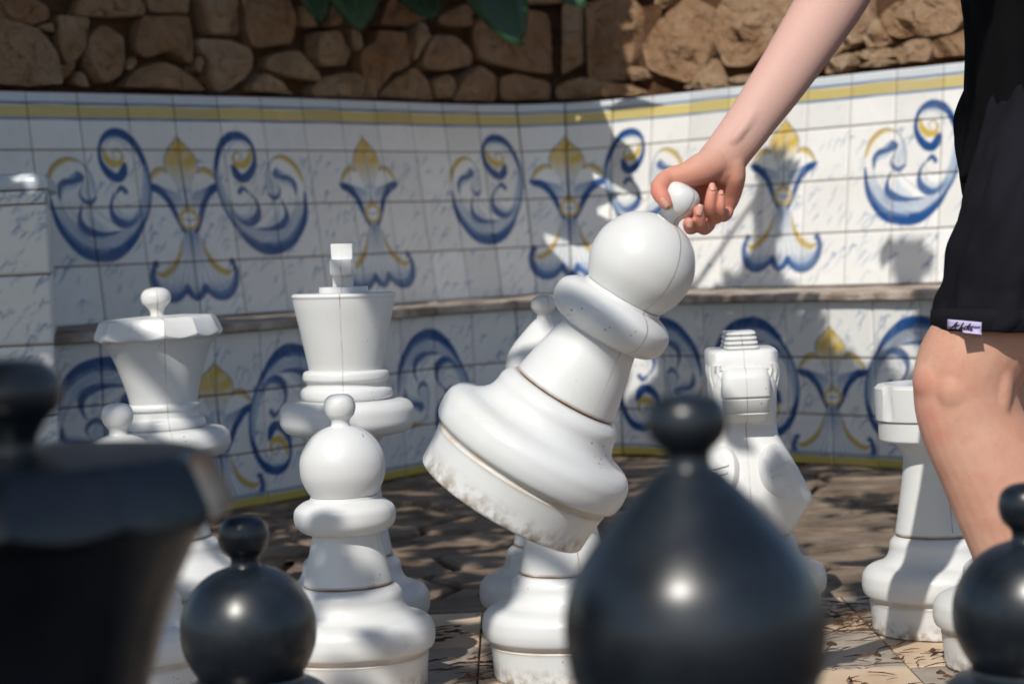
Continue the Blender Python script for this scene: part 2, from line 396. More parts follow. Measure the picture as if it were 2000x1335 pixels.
scroll.stroke(Z((278,1010),(300,935),(345,890),(400,872),(450,888)), [.02,.045,.05,.035,.008], YEL, .9, .04)
scroll.stroke(Z((285,1085),(274,1010),(292,938),(335,888),(392,866),(452,880),(500,930),(526,990),(541,1060),(528,1100)), [mw,.008,.012,.010,.012,.014,.012,.012], LINE, .8, .02)
scroll.stroke(Z((500,935),(520,1000),(530,1060)), [.02,.05,.03], PALE, .6, .06)
scroll.stroke(Z((348,1100),(343,1035),(372,1000),(425,990),(462,968),(440,938)), [.008,.05,.055,.05,.06,.01], BLUE, .95, .04)
scroll.stroke(Z((355,1110),(380,1170),(420,1230)), [.006,.006], LINE, .7, .015)
scroll.stroke(Z((400,970),(440,955),(470,985)), [.01,.03,.02], MID, .8, .04)
scroll.stroke(Z((485,965),(470,1015),(458,1060),(478,1095),(510,1108),(540,1085)), [.006,.008,.02,.035,.045,.02], BLUE, .9, .04)
scroll.stroke(Z((500,1000),(495,1050),(510,1085)), [.02,.05,.03], PALE, .6, .08)
scroll.stroke(Z((468,1115),(455,1175),(468,1232),(510,1268),(590,1288),(690,1280)), [.01,.03,.065,.07,.04,.008], BLUE, .95, .03)
scroll.stroke(Z((505,1150),(530,1220),(600,1262)), [.02,.07,.03], PALE, .7, .08, streak=.5)
scroll.stroke(Z((500,1110),(560,1165),(640,1225),(700,1245)), [.006,.007,.006], LINE, .75, .015)
scroll.stroke(Z((716,1062),(692,1040),(668,1062)), [.045,.04,.02], BLUE, .95, .03)
scroll.stroke(Z((668,1062),(640,1095),(630,1145),(648,1198),(690,1232),(745,1235),(800,1180)), [.012,.02,.035,.065,.075,.05,.01], BLUE, .95, .03)
scroll.stroke(Z((660,1130),(690,1190),(745,1205),(795,1165)), [.02,.05,.05,.01], PALE, .7, .06, streak=.5)
scroll.stroke(Z((652,1080),(680,1122),(740,1135),(805,1105)), [.006,.006,.005], LINE, .75, .015)
scroll.stroke(Z((812,930),(820,1050),(806,1150),(770,1235)), [.02,.07,.07,.03], PALE, .75, .07, streak=.6)
scroll.stroke(Z((330,1130),(368,1215),(430,1290),(510,1345),(600,1370)), [.02,.06,.08,.06], PALE, .65, .07, streak=.6)
scroll.stroke(Z((600,820),(622,780),(665,775),(705,800),(745,860)), [.01,.03,.035,.03,.01], PALE, .75, .05, streak=.5)
scroll.stroke(Z((355,1060),(372,1030),(420,1020),(460,1000)), [.01,.04,.04,.01], PALE, .8, .05, streak=.5)
for k in range(7):
    q = k/6
    scroll.stroke(Z((330+70*q,1130-20*q),(400+60*q,1270-70*q),(500+40*q,1355-70*q),(600+15*q,1385-75*q),(700-10*q,1370-95*q),(775-15*q,1290-75*q),(818-25*q,1190-50*q)), [.003,.009,.006,.010,.005], (MID, PALE, BLUE)[k % 3], .6, .016)
for k in range(4):
    scroll.stroke(Z((400+12*k,1180+12*k),(470,1290-10*k),(590,1335-10*k),(700,1310-12*k),(780,1225-8*k)), [.005,.008,.005], MID, .55, .02)

def fleur_painter(big):
    p = Painter()
    half = [(0,3.28),(-.05,3.16),(-.2,3.05),(-.33,2.9),(-.36,2.74),(-.32,2.6),(-.40,2.68),(-.52,2.67),(-.66,2.58),(-.75,2.45),(-.79,2.34),(-.62,2.33),(-.46,2.24),(-.32,2.06),(-.22,1.86),(-.13,1.64),(-.08,1.52)]
    poly = half+[(-x, y) for x, y in reversed(half[1:])]
    p.fill(poly, GLAZE*1.03, 1)
    p.fill([(0,3.25),(-.2,3.04),(-.33,2.88),(-.33,2.7),(-.2,2.45),(0,2.3),(.2,2.45),(.33,2.7),(.33,2.88),(.2,3.04)], YEL, 1., grad=(2.35,2.78))
    for s in (-1, 1):
        R = lambda q: [(s*x, y) for x, y in q]
        p.stroke(R([(-.34,2.60),(-.42,2.65),(-.54,2.63),(-.66,2.54),(-.73,2.43)]), [.01,.04,.05,.04,.015], YEL, .9, .05)
        for k in range(5):
            p.stroke(R([(-.04-.05*k,2.35-.03*k),(-.10-.055*k,2.15),(-.06-.04*k,1.98)]), [.004,.018,.004], PALE, .7, .03)
            p.stroke(R([(-.60+.07*k,2.34-.035*k),(-.44+.065*k,2.30-.02*k),(-.30+.055*k,2.12-.015*k)]), [.004,.02,.006], MID if k % 2 else PALE, .65, .03)
        p.stroke(R([(-.79,2.36),(-.70,2.32),(-.58,2.28),(-.45,2.17),(-.34,2.01),(-.25,1.82),(-.16,1.64),(-.10,1.54)]), [.03,.065,.07,.065,.055,.05,.045,.04], BLUE, 1, .03)
        p.stroke(R([(0,3.28),(-.05,3.16),(-.2,3.05),(-.33,2.9),(-.36,2.74),(-.32,2.6)]), [.006,.012,.012,.01,.012], LINE, .8, .02)
        p.stroke(R([(-.32,2.6),(-.40,2.685),(-.52,2.675),(-.66,2.585),(-.75,2.45),(-.79,2.34)]), [.008,.01,.012,.012,.012], LINE, .75, .02)
        p.stroke(R([(-.14,1.93),(-.20,1.80),(-.13,1.66),(0,1.60)]), [.01,.02,.025,.03], YEL, .95, .03)
        p.stroke(R([(0,1.97),(-.10,1.90),(-.17,1.82)]), [.045,.03,.01], YEL, .95, .03)
        p.stroke(R([(-.19,1.80),(-.08,1.775),(0,1.755)]), [.008,.012,.010], LINE, .8, .02)
    p.stroke([(0,2.98),(0,2.6),(0,2.25),(0,2.03)], [.004,.010,.018,.02], MID, .8, .03)
    half = [(-.07,1.56),(-.16,1.46),(-.24,1.28),(-.32,1.08),(-.46,.90),(-.62,.78),(-.78,.78),(-.87,.86),(-.84,.97),(-.90,.97),(-.93,.85),(-.92,.66),(-.82,.47),(-.66,.36),(-.47,.34),(-.30,.42),(-.17,.54),(-.08,.40),(0,.31)]
    p.fill(half+[(-x, y) for x, y in reversed(half[:-1])], GLAZE*1.02, 1)
    p.fill([(-.07,1.56),(-.22,1.3),(-.3,1.1),(0,1.0),(.3,1.1),(.22,1.3),(.07,1.56)], MID, .9, grad=(1.0,1.55))
    for s in (-1, 1):
        R = lambda q: [(s*x, y) for x, y in q]
        p.stroke(R([(-.20,1.40),(-.27,1.18),(-.38,1.0),(-.54,.86),(-.70,.78),(-.83,.80)]), [.006,.025,.045,.05,.05,.02], YEL, .95, .04)
        p.stroke(R([(-.10,1.54),(-.20,1.42),(-.28,1.2),(-.36,1.02),(-.52,.87),(-.70,.79),(-.84,.84)]), [.012,.010,.008,.008,.008,.006], LINE, .7, .02)
        p.stroke(R([(-.84,.96),(-.89,.93),(-.88,.84)]), [.05,.035,.03], BLUE, .95, .03)
        p.stroke(R([(-.90,.92),(-.93,.78),(-.88,.58),(-.76,.44),(-.60,.375),(-.42,.39),(-.28,.47),(-.17,.55)]), [.02,.05,.07,.08,.08,.07,.055,.05], BLUE, .95, .04)
        p.stroke(R([(-.19,.55),(-.10,.43),(0,.36)]), [.06,.06,.04], BLUE, .95, .04)
        p.stroke(R([(-.80,.66),(-.66,.52),(-.48,.50),(-.30,.58)]), [.03,.08,.07,.04], PALE, .75, .09, streak=.6)
        for k in range(5):
            p.stroke(R([(-.05-.06*k,1.2-.06*k),(-.06-.10*k,.86-.02*k),(-.06-.115*k,.60)]), [.004,.012,.006], PALE, .7, .025)
    p.fill([(-.9,.8),(-.85,.55),(-.66,.38),(-.45,.37),(-.17,.54),(0,.34),(.17,.54),(.45,.37),(.66,.38),(.85,.55),(.9,.8),(.4,.85),(0,.95),(-.4,.85)], MID, .6, grad=(.85,.40))
    for k in range(9):
        q = (k-4)/4
        p.stroke([(q*.16,1.35-.1*abs(q)),(q*.36,.95),(q*.72,.50+.08*abs(q))], [.003,.011,.005], (MID, PALE, LINE)[k % 3], .6, .018)
        p.stroke([(q*.10,2.25),(q*.22,2.5),(q*.26,2.75-.15*abs(q))], [.008,.008,.002], (PALE, MID, PALE)[k % 3], .6, .018)
        p.stroke([(q*.52,2.33-.03*abs(q)),(q*.34,2.12),(q*.18,1.93)], [.006,.014,.008], (MID, BLUE, PALE)[k % 3], .55, .022)
    p.stroke([(0,1.5),(0,1.1),(0,.7),(0,.5)], [.02,.012,.008,.01], MID, .7, .03)
    return p
fleur = fleur_painter(True)
marks = []                                          # the little brush marks that imitate marble veins
for k in range(1500):
    marks.append((random.uniform(-14, 30), random.uniform(0, 1), random.random()))
def vein(U, V, C, vmax, seed):
    n = len(U); rr = np.random.default_rng(seed)
    umin, umax, v0, v1 = U.min(), U.max(), V.min(), V.max()
    for _ in range(rr.integers(8, 15)):
        cu, cv = rr.uniform(umin, umax), rr.uniform(v0, v1)
        if cv > vmax: continue
        a = rr.uniform(.7, 1.15); L = rr.uniform(.07, .17); dx, dy = math.cos(a)*L, math.sin(a)*L
        pts = [(cu-dx, cv-dy), (cu-dx*.2+rr.uniform(-.03,.03), cv-dy*.3), (cu+dx*.3+rr.uniform(-.04,.04), cv+dy*.3), (cu+dx, cv+dy)]
        if rr.random() < .6: pts += [(cu+dx+.04, cv+dy*.55), (cu+dx+.09, cv+dy*.85)]
        q = Painter(); q.stroke(pts, [.004, rr.uniform(.008,.019), .004], MID*.8+PALE*.2, rr.uniform(.5,.95), .022, 5); q.apply(U, V, C, 0, motif=False)
BACK_MOTIFS = [(fleur, 0, 1), (scroll, 0, 1), (scroll, 0, -1), (fleur, 4.5, 1), (scroll, 9.65, .98), (fleur, 10, 1.12), (scroll, 10.15, -1), (fleur, 15.5, 1), (fleur, 20.5, 1.05), (scroll, 20.15, 1), (scroll, 20.5, -1), (fleur, -4.7, 1)]
def paint_back(U, V, seed):                          # U, V in tiles; V = 0 at the seat
    C = np.tile(GLAZE*np.random.default_rng(seed).uniform(.94, 1.02), (len(U), 1))
    vein(U, V, C, 2.85, seed)
    for p, cu, su in BACK_MOTIFS: p.apply(U, V, C, cu, su)
    yl = np.array([.60,.49,.15])*np.random.default_rng(seed+5).uniform(.85, 1.06)+np.array([0,0,.04])
    wob = .006*np.sin(U*3.1)
    for a, b, c in ((3.555, 3.775, yl), (3.79, 3.838, MID*.9), (3.515, 3.556, MID*1.0)):
        k = np.clip(.5+(np.minimum(V+wob-a, b-V-wob))/.012, 0, 1); C += (c-C)*k[:, None]
    k = V > 3.838; C[k] = C[k]*.35+np.array([.50,.56,.62])*.65
    return C
RISE_F = [0.0]
for px, py in ((1622, 740),): RISE_F.append((find_rise(px, py)[0]-RU0)/TS)
RS = [(find_rise(x, y)[0]-RU0)/TS for x, y in ((845, 780), (1045, 780), (1275, 760))]
RISE_MOTIFS = [(fleur, c, .98, -.30, .84) for c in RISE_F]+[(scroll, RISE_F[0]-.05, sgn, 3.62, -.94) for sgn in (1, -1)]+[(scroll, RS[0]+1.75, .98, 3.62, -.94), (fleur, RS[0]+2.6, .95, -.30, .84), (scroll, RS[0]+3.4, -.95, 3.62, -.94), (scroll, RISE_F[1]-.05, 1, 3.62, -.94), (scroll, RISE_F[1]+.05, -1, 3.62, -.94), (scroll, RISE_F[0]-.1, 1, 3.62, -.94)]
def paint_rise(U, V, seed):                          # V = 2.8 at the seat lip, 0 at the floor
    C = np.tile(GLAZE*np.random.default_rng(seed).uniform(.90, .99), (len(U), 1))
    vein(U, V, C, 2.8, seed)
    for p, cu, su, cv, sv in RISE_MOTIFS: p.apply(U, V, C, cu, su, cv, sv)
    for a, b, c in ((-.1, .17, np.array([.55,.43,.10])), (.185, .235, PALE*.75)):
        k = np.clip(.5+(np.minimum(V-a, b-V))/.015, 0, 1); C += (c-C)*k[:, None]
    return C
def make_tile(corners, uv, paint, seed, parent, n=40, thick=.008, name='tile'):
    # corners: 4 points (bl, br, tr, tl); uv: (u0, u1, v0, v1)
    c = [np.array(q, float) for q in corners]; ctr = sum(c)/4
    ex = (c[1]-c[0]+c[2]-c[3]); ex /= np.linalg.norm(ex); ez = (c[3]-c[0]+c[2]-c[1]); ez /= np.linalg.norm(ez)
    nn = np.cross(ex, ez); nn /= np.linalg.norm(nn)             # towards the seats
    rr = np.random.default_rng(seed); gap = .0016
    s = np.linspace(0, 1, n); S, T = np.meshgrid(s, s); S, T = S.ravel(), T.ravel()
    P = (c[0]*((1-S)*(1-T))[:,None]+c[1]*(S*(1-T))[:,None]+c[2]*(S*T)[:,None]+c[3]*((1-S)*T)[:,None])-ctr
    w_, h_ = np.linalg.norm(c[1]-c[0]), np.linalg.norm(c[3]-c[0])
    a, b = P@ex, P@ez; a = a*(1-2*gap/w_); b = b*(1-2*gap/h_)
    tl = rr.uniform(-.006, .006, 2); d = a*tl[0]+b*tl[1]+rr.uniform(-.0006, .0006)
    edge = (S == 0) | (S == 1) | (T == 0) | (T == 1)
    P = a[:,None]*ex+b[:,None]*ez+(d-.0012*edge)[:,None]*nn
    idx = np.arange(n*n).reshape(n, n)
    F = np.stack([idx[:-1,:-1], idx[:-1,1:], idx[1:,1:], idx[1:,:-1]], -1).reshape(-1, 4)
    ring = np.r_[idx[0,:-1], idx[:-1,-1], idx[-1,:0:-1], idx[:0:-1,0]]
    Bk = P[ring]-nn*thick; k = n*n; m_ = len(ring); r2 = np.arange(m_)
    F2 = np.stack([np.r_[ring], k+r2, k+(r2+1) % m_, np.roll(ring, -1)], -1)
    V = np.r_[P, Bk]; F = np.r_[F, F2]
    me = bpy.data.meshes.new(name)
    me.vertices.add(len(V)); me.vertices.foreach_set('co', V.ravel())
    me.loops.add(F.size); me.loops.foreach_set('vertex_index', F.ravel().astype(np.int32))
    me.polygons.add(len(F)); me.polygons.foreach_set('loop_start', np.arange(0, F.size, 4, dtype=np.int32))
    me.update(calc_edges=True)
    u0_, u1_, v0_, v1_ = uv
    C = paint(u0_+S*(u1_-u0_), v0_+T*(v1_-v0_), seed)
    C = np.r_[C, np.tile(np.array([.35,.27,.2]), (m_, 1))]
    ca = me.color_attributes.new('paint', 'FLOAT_COLOR', 'POINT')
    ca.data.foreach_set('color', np.c_[np.clip(C, 0, 1), np.ones(len(C))].ravel().astype(np.float32))
    me.materials.append(M['tile']); o = bpy.data.objects.new(name, me); o.location = ctr; link(o, parent); return o

bench = empty('tiled_bench', (0, 6.1, 0))
tag(bench, 'curved garden bench clad in white tiles painted with blue and yellow scrolls', 'bench')
bench_inv = Vector((0, -6.1, 0))
def child_of_bench(o): o.matrix_parent_inverse = Matrix.Translation(bench_inv); return o
def strip(name, rows, mat, parent, us):             # rows: list of functions u -> point ; builds a swept solid
    n = len(us); V = []
    for f in rows: V += [tuple(p) for p in f(us)]
    k = len(rows); F = []
    for a in range(k):
        b = (a+1) % k
        F += [(a*n+i, a*n+i+1, b*n+i+1, b*n+i) for i in range(n-1)]
    F += [tuple(a*n for a in range(k)), tuple(a*n+n-1 for a in reversed(range(k)))]
    return fix_normals(mesh_obj(name, V, F, mat, parent))
TOPZ = SEAT_Z+4*TS
usb = np.linspace(.02, CB.L-.02, 160); usr = np.linspace(.02, CR.L-.02, 160)
bb = child_of_bench(strip('backrest', [lambda u: back(u, SEAT_Z-.1, .006), lambda u: back(u, TOPZ-.001, .006), lambda u: back(u, TOPZ-.001, .10), lambda u: back(u, SEAT_Z-.1, .10)], M['grout'], bench, usb))
k0, k1 = int(-U0/TS)+1, int((CB.L-U0)/TS)-1
px_lo = find_back(-260, 400)[0]; px_hi = find_back(2250, 400)[0]
def reparent(o, par): o.parent = par; o.matrix_parent_inverse = Matrix.Identity(4); return o
for k in range(k0, k1):
    ua, ub = U0+k*TS, U0+(k+1)*TS
    if ub < px_lo or ua > px_hi: continue
    for row in range(4):
        za, zb = SEAT_Z+row*TS, SEAT_Z+(row+1)*TS
        cs = [back(ua, za), back(ub, za), back(ub, zb), back(ua, zb)]
        cs = [np.array(q)-np.array((0,6.1,0)) for q in cs]
        make_tile(cs, (k, k+1, row, row+1), paint_back, 1000+k*10+row, bb, 45)
for o in bb.children: o.matrix_parent_inverse = Matrix.Translation((0,6.1,0)) @ Matrix.Identity(4)
LIPZ = .434
rb = child_of_bench(strip('riser', [lambda u: riser(u, 0.0, .006), lambda u: riser(u, LIPZ, .006), lambda u: riser(u, LIPZ, .10), lambda u: riser(u, 0.0, .10)], M['grout'], bench, usr))
k0, k1 = int(-RU0/TS)+1, int((CR.L-RU0)/TS)-1
rlo = find_rise(-100, 800)[0]; rhi = find_rise(2200, 750)[0]
for k in range(k0, k1):
    ua, ub = RU0+k*TS, RU0+(k+1)*TS
    if ub < rlo or ua > rhi: continue
    for za, zb in ((.002, .134), (.134, .284), (.284, .434)):
        cs = [np.array(q)-np.array((0,6.1,0)) for q in (riser(ua, za), riser(ub, za), riser(ub, zb), riser(ua, zb))]
        make_tile(cs, (k, k+1, za/TS, zb/TS), paint_rise, 5000+k*10+int(za*20), rb, 40)
for o in rb.children: o.matrix_parent_inverse = Matrix.Translation((0,6.1,0))
# seat: worn terracotta slabs
us_edges = np.arange(.03, CR.L-.03, .30)
for a, b in zip(us_edges[:-1], us_edges[1:]):
    uu = np.linspace(a+.0015, b-.0015, 6); fr = CR.pt(uu, -.022-random.uniform(0,.004))
    # matching stretch of the back line: nearest points
    ub_ = [CB.u[np.argmin((CB.x-p[0])**2+(CB.y-p[1])**2)] for p in CR.pt(np.array([a, b]))]
    bk = CB.pt(np.linspace(ub_[0], ub_[1], 6), TILT*(SEAT_Z-.913)+.004)
    z1 = SEAT_Z-.002-random.uniform(0, .004); z0 = LIPZ+.001
    prof = [(fr, 0, z0), (fr, 0, z1-.006), (fr, .006, z1), (bk, 0, z1+.002), (bk, 0, z0)]
    V = []
    for P, ins, z in prof:
        for i in range(6):
            d = bk[i]-fr[i]; d = d/max(np.linalg.norm(d), 1e-3); q = P[i]+d*ins+np.array([random.uniform(-.0015,.0015)]*2)
            V.append((q[0], q[1]-6.1, z+random.uniform(-.0015,.0015)))
    F = []
    for r in range(4): F += [(r*6+i, r*6+i+1, (r+1)*6+i+1, (r+1)*6+i) for i in range(5)]
    F += [tuple(r*6 for r in range(5)), tuple(r*6+5 for r in reversed(range(5)))]
    fix_normals(mesh_obj('seat_slab', V, F, M['seat'], bench))
# armrest closing the bench
foot = np.array([(-1.75,4.50), (-.975,4.53), (-1.075,5.02), (-1.45,5.3), (-1.8,5.0)])
def ring_at(z, ins): 
    c = foot.mean(axis=0); return [(*(p-(p-c)/np.linalg.norm(p-c)*ins-np.array((0,6.1))), z) for p in foot]
V = ring_at(0, .006)+ring_at(.772, .006); n = len(foot)
F = [(i, (i+1) % n, n+(i+1) % n, n+i) for i in range(n)]+[tuple(range(n, 2*n))]
arm_rest = fix_normals(mesh_obj('armrest', V, F, M['grout'], bench))
def paint_arm(U, V, seed):
    C = np.tile(GLAZE*np.random.default_rng(seed).uniform(.92, 1.0), (len(U), 1)); vein(U, V, C, 9, seed); vein(U, V, C, 9, seed+77); return C
for i in range(5):
    xb, xa = -.975-i*TS, -.975-(i+1)*TS
    for r, (za, zb) in enumerate(((.002,.145), (.145,.295), (.295,.445), (.445,.595), (.595,.745), (.745,.775))):
        ya = 4.53-.03*(0); cs = [(xa, 4.528-6.1, za), (xb, 4.528-6.1, za), (xb, 4.528-6.1, zb), (xa, 4.528-6.1, zb)]
        make_tile(cs, (i*-1.-1, -i*1., za/TS, zb/TS), paint_arm, 9000+i*10+r, arm_rest, 26)
sd = np.array(((-.975,4.53), (-1.075,5.02))); 
for i in range(3):
    p, q = sd[0]+(sd[1]-sd[0])*i/3, sd[0]+(sd[1]-sd[0])*(i+1)/3
    for r, (za, zb) in enumerate(((.46,.595), (.595,.745), (.745,.775))):
        make_tile([(p[0]+.002,p[1]-6.1,za), (q[0]+.002,q[1]-6.1,za), (q[0]+.002,q[1]-6.1,zb), (p[0]+.002,p[1]-6.1,zb)], (i,i+1,za/TS,zb/TS), paint_arm, 9200+i*10+r, arm_rest, 16)
# bull-nosed coping of the armrest
cv, cf = [], []
prof = [(.006,.777), (.004,.779), (.003,.79), (.008,.801), (.018,.808), (.04,.812), (.12,.814)]
c = foot.mean(axis=0); N = len(foot)
fo = catmull([foot[0], foot[0]*.3+foot[1]*.7, foot[1]+np.array((-.025,0)), foot[1]+np.array((0,.03)), foot[2], foot[3], foot[4]], 6, True)
for ins, z in prof:
    for p in fo:
        d = (p-c)/np.linalg.norm(p-c); q = p-d*ins; cv.append((q[0], q[1]-6.1, z))
nf = len(fo)
for r in range(len(prof)-1): cf += [(r*nf+i, r*nf+(i+1) % nf, (r+1)*nf+(i+1) % nf, (r+1)*nf+i) for i in range(nf)]
cf += [tuple((len(prof)-1)*nf+i for i in range(nf)), tuple(reversed(range(nf)))]
M['glaze'] = mat_simple('white_glaze', (.46,.52,.58), (.62,.65,.67), 10, .25, .05, spec=.5)
auto_smooth(fix_normals(mesh_obj('coping', cv, cf, M['glaze'], arm_rest)), 50)

# ---- rubble wall above the bench: every stone a piece of its own
wall = empty('stone_wall', (0, 6.9, 0)); tag(wall, 'rubble wall of pale brown limestone above the tiled bench', 'wall')
WOFF = .03
def wsurf(u, z, off=0.): return back(u, z, WOFF+off)
find_wall = finder(wsurf, CB.L, .9, 2.2)
usw = np.linspace(.02, CB.L-.02, 160)
mo = strip('mortar', [lambda u: wsurf(u, TOPZ-.08, .045), lambda u: wsurf(u, 1.86, .045), lambda u: wsurf(u, 1.86, .35), lambda u: wsurf(u, TOPZ-.08, .35)], M['earth'], wall, usw)
for v in mo.data.vertices:
    v.co.y -= 6.9
def q1(*a): return [(x/2.857, y/2.857) for x, y in a]
def q7(*a): return [(560+x/2.703, y/2.703) for x, y in a]
def q6(*a): return [(1500+x/5, y/5) for x, y in a]
STONES = [q1((20,-30),(150,-40),(270,30),(290,100),(200,135),(100,130),(30,80)), q1((-60,100),(60,115),(150,150),(260,210),(330,290),(362,460),(150,478),(-60,470)), q1((330,85),(510,95),(490,230),(440,330),(380,355),(345,270),(320,160)),
 q1((410,80),(460,-20),(760,-30),(825,60),(780,90),(600,95)), q1((575,135),(690,200),(700,290),(650,430),(560,475),(490,420),(470,300),(500,210)), q1((800,80),(1065,90),(1080,250),(1085,340),(1060,360),(930,290),(830,320),(770,290),(780,190)),
 q1((820,-60),(1060,-60),(1060,75),(840,65)), q1((1120,-40),(1330,-40),(1335,190),(1170,195),(1130,110)), q1((1345,-40),(1610,-40),(1655,110),(1640,240),(1420,265),(1380,200),(1370,70)),
 q1((1110,215),(1270,225),(1400,270),(1420,330),(1390,420),(1280,500),(1210,515),(1160,460),(1150,340),(1100,260)), q1((690,480),(760,390),(880,350),(1000,380),(1100,430),(1150,505),(900,500)), q1((410,470),(430,390),(470,400),(505,485)), q1((690,350),(760,310),(775,360),(720,405)),
 q1((1490,330),(1560,290),(1660,280),(1780,410),(1770,460),(1600,430),(1500,390)), q1((1390,470),(1460,410),(1560,480),(1650,532),(1400,518)), q1((1760,180),(1900,170),(1960,300),(1940,360),(1800,370),(1750,330)), q1((1740,500),(1800,430),(1960,400),(2100,455),(2120,548),(1760,542)),
 q1((1660,60),(1690,20),(1740,100),(1755,150),(1680,150)), q1((1810,150),(1850,30),(1900,60),(1900,140)), q1((1095,320),(1130,310),(1125,420),(1095,400)), q1((200,150),(290,120),(310,170),(290,190)), q1((400,380),(370,450),(345,370),(440,340)),
 q7((395,255),(470,230),(490,160),(640,170),(660,250),(670,340),(560,390),(470,500),(430,500),(400,330)), q7((655,180),(690,110),(725,130),(720,250),(690,330),(655,240)), q7((725,330),(760,220),(800,180),(870,185),(980,260),(985,340),(860,370),(740,365)), q7((490,512),(580,420),(680,350),(750,430),(775,530)),
 q7((770,430),(860,385),(905,460),(870,520),(790,525)), q7((890,510),(930,410),(1020,345),(1100,395),(1115,535),(890,535)), q7((995,120),(1220,40),(1390,70),(1405,390),(1230,370),(1020,300),(1000,220)), q7((800,90),(960,20),(990,40),(975,140),(820,135)), q7((1135,410),(1200,385),(1385,435),(1395,520),(1135,530)),
 q7((1450,20),(1560,10),(1555,330),(1450,400)), q7((1575,20),(1800,-30),(1850,80),(1830,300),(1780,420),(1585,430)), q7((1420,450),(1560,410),(1790,450),(1850,470),(1860,500),(1420,520)), q7((340,150),(400,180),(402,262),(350,285)), q7((560,-40),(780,-60),(790,80),(640,140),(500,130)), q7((1180,-90),(1560,-100),(1560,0),(1240,25)),
 [(1248,92),(1285,37),(1340,-10),(1385,15),(1392,80),(1376,140),(1345,165),(1300,152),(1262,137)], [(1397,18),(1425,-25),(1560,-30),(1545,40),(1490,110),(1452,133),(1412,130),(1390,80)], [(1330,174),(1385,112),(1414,168),(1398,178)], [(1416,158),(1480,143),(1484,163),(1422,168)], [(1228,128),(1258,138),(1262,152),(1232,158)], [(1285,-20),(1332,-30),(1305,18),(1283,14)],
 q6((1080,150),(1230,20),(1450,-60),(1850,-60),(1900,200),(1800,320),(1600,370),(1400,350),(1280,380),(1150,340),(1100,220)), q6((1220,460),(1400,390),(1560,350),(1600,480),(1560,590),(1280,622),(1230,540)), q6((1605,400),(1850,330),(1990,230),(2040,540),(1620,575)), q6((860,655),(1100,662),(1262,612),(1150,562),(900,592)), q6((840,520),(1000,480),(1200,470),(1225,560),(1050,590),(900,555)),
 q6((530,722),(600,580),(800,512),(832,640),(740,712)), q6((950,200),(1080,170),(1130,330),(1200,400),(1180,455),(950,465),(900,330)), q6((700,400),(800,330),(935,335),(925,430),(850,435),(740,490)), q6((1915,-40),(2100,-60),(2120,200),(1925,205)), [(1488,130),(1560,45),(1600,0),(1690,-20),(1700,50),(1600,140),(1500,172)]]
def make_stone(poly_uz, rough, seed):
    P = np.array(poly_uz); c = P.mean(axis=0); rs = np.random.default_rng(seed)
    out = []
    for i in range(len(P)):
        p, q = P[i], P[(i+1) % len(P)]; k = max(2, int(np.linalg.norm(q-p)/.012))
        out += [p+(q-p)*t/k for t in range(k)]
    O = np.array(out)
    for _ in range(1): O = (np.roll(O, 1, 0)+2*O+np.roll(O, -1, 0))/4
    n = len(O); size = np.abs(P-c).max(); O = c+(O-c)*(1.005 if rough < .02 else .98)
    V, F = [], []
    bulge = rs.uniform(.022, .042)*min(1, size/.07)
    planes = [(rs.uniform(-.75, .75, 2), rs.uniform(-.30, .15)*bulge) for _ in range(7)]     # broken faces
    nr_ = int(max(6, min(22, size/.0065))); rings = [(1.0, .055, 0), (1.01, .010, 0), (.992, .002, .30), (.972, -.002, .75), (.93, 0, 1)]+[(t, 0, 1) for t in np.linspace(.87, .04, nr_)]
    for t, d, wt in rings:
        for p in O:
            q = c+(p-c)*t; nv = Vector((q[0]*11+seed, q[1]*11, 0))
            face = -bulge+max((q-c)@g_+b_ for g_, b_ in planes)
            nz_ = noise.noise(nv)*rough*.5+noise.noise(nv*2.9)*rough*.30+noise.noise(nv*7)*rough*.12
            crack = -abs(noise.noise(nv*1.7+Vector((5,3,1)))); nz_ += rough*.40*max(0, .05+crack)/.05
            dd = d*(1-wt)+(min(face, .004)+nz_)*wt
            r_ = 1+noise.noise(Vector((q[0]*45, q[1]*45, seed)))*.005/max(size, .02)
            q = c+(q-c)*r_
            V.append(wsurf(q[0], q[1], dd))
    for r in range(len(rings)-1): F += [(r*n+i, r*n+(i+1) % n, (r+1)*n+(i+1) % n, (r+1)*n+i) for i in range(n)]
    k = len(rings)-1; V.append(np.mean(V[k*n:(k+1)*n], axis=0)); F += [(k*n+i, k*n+(i+1) % n, len(V)-1) for i in range(n)]
    V = np.array(V); o_ = V.mean(axis=0)
    o = mesh_obj('stone', V-o_, F, M['stone'], wall); fix_normals(o); auto_smooth(o, 17); o.location = Vector(o_)-Vector((0,6.9,0)); return o
uz_seen = []
for i, poly in enumerate(STONES):
    uz = [find_wall(x, max(y, -140)) for x, y in poly]
    right = np.mean([p[0] for p in poly]) > 1230
    make_stone(uz, .0205 if right else .019, i); uz_seen.append(np.mean(uz, axis=0))
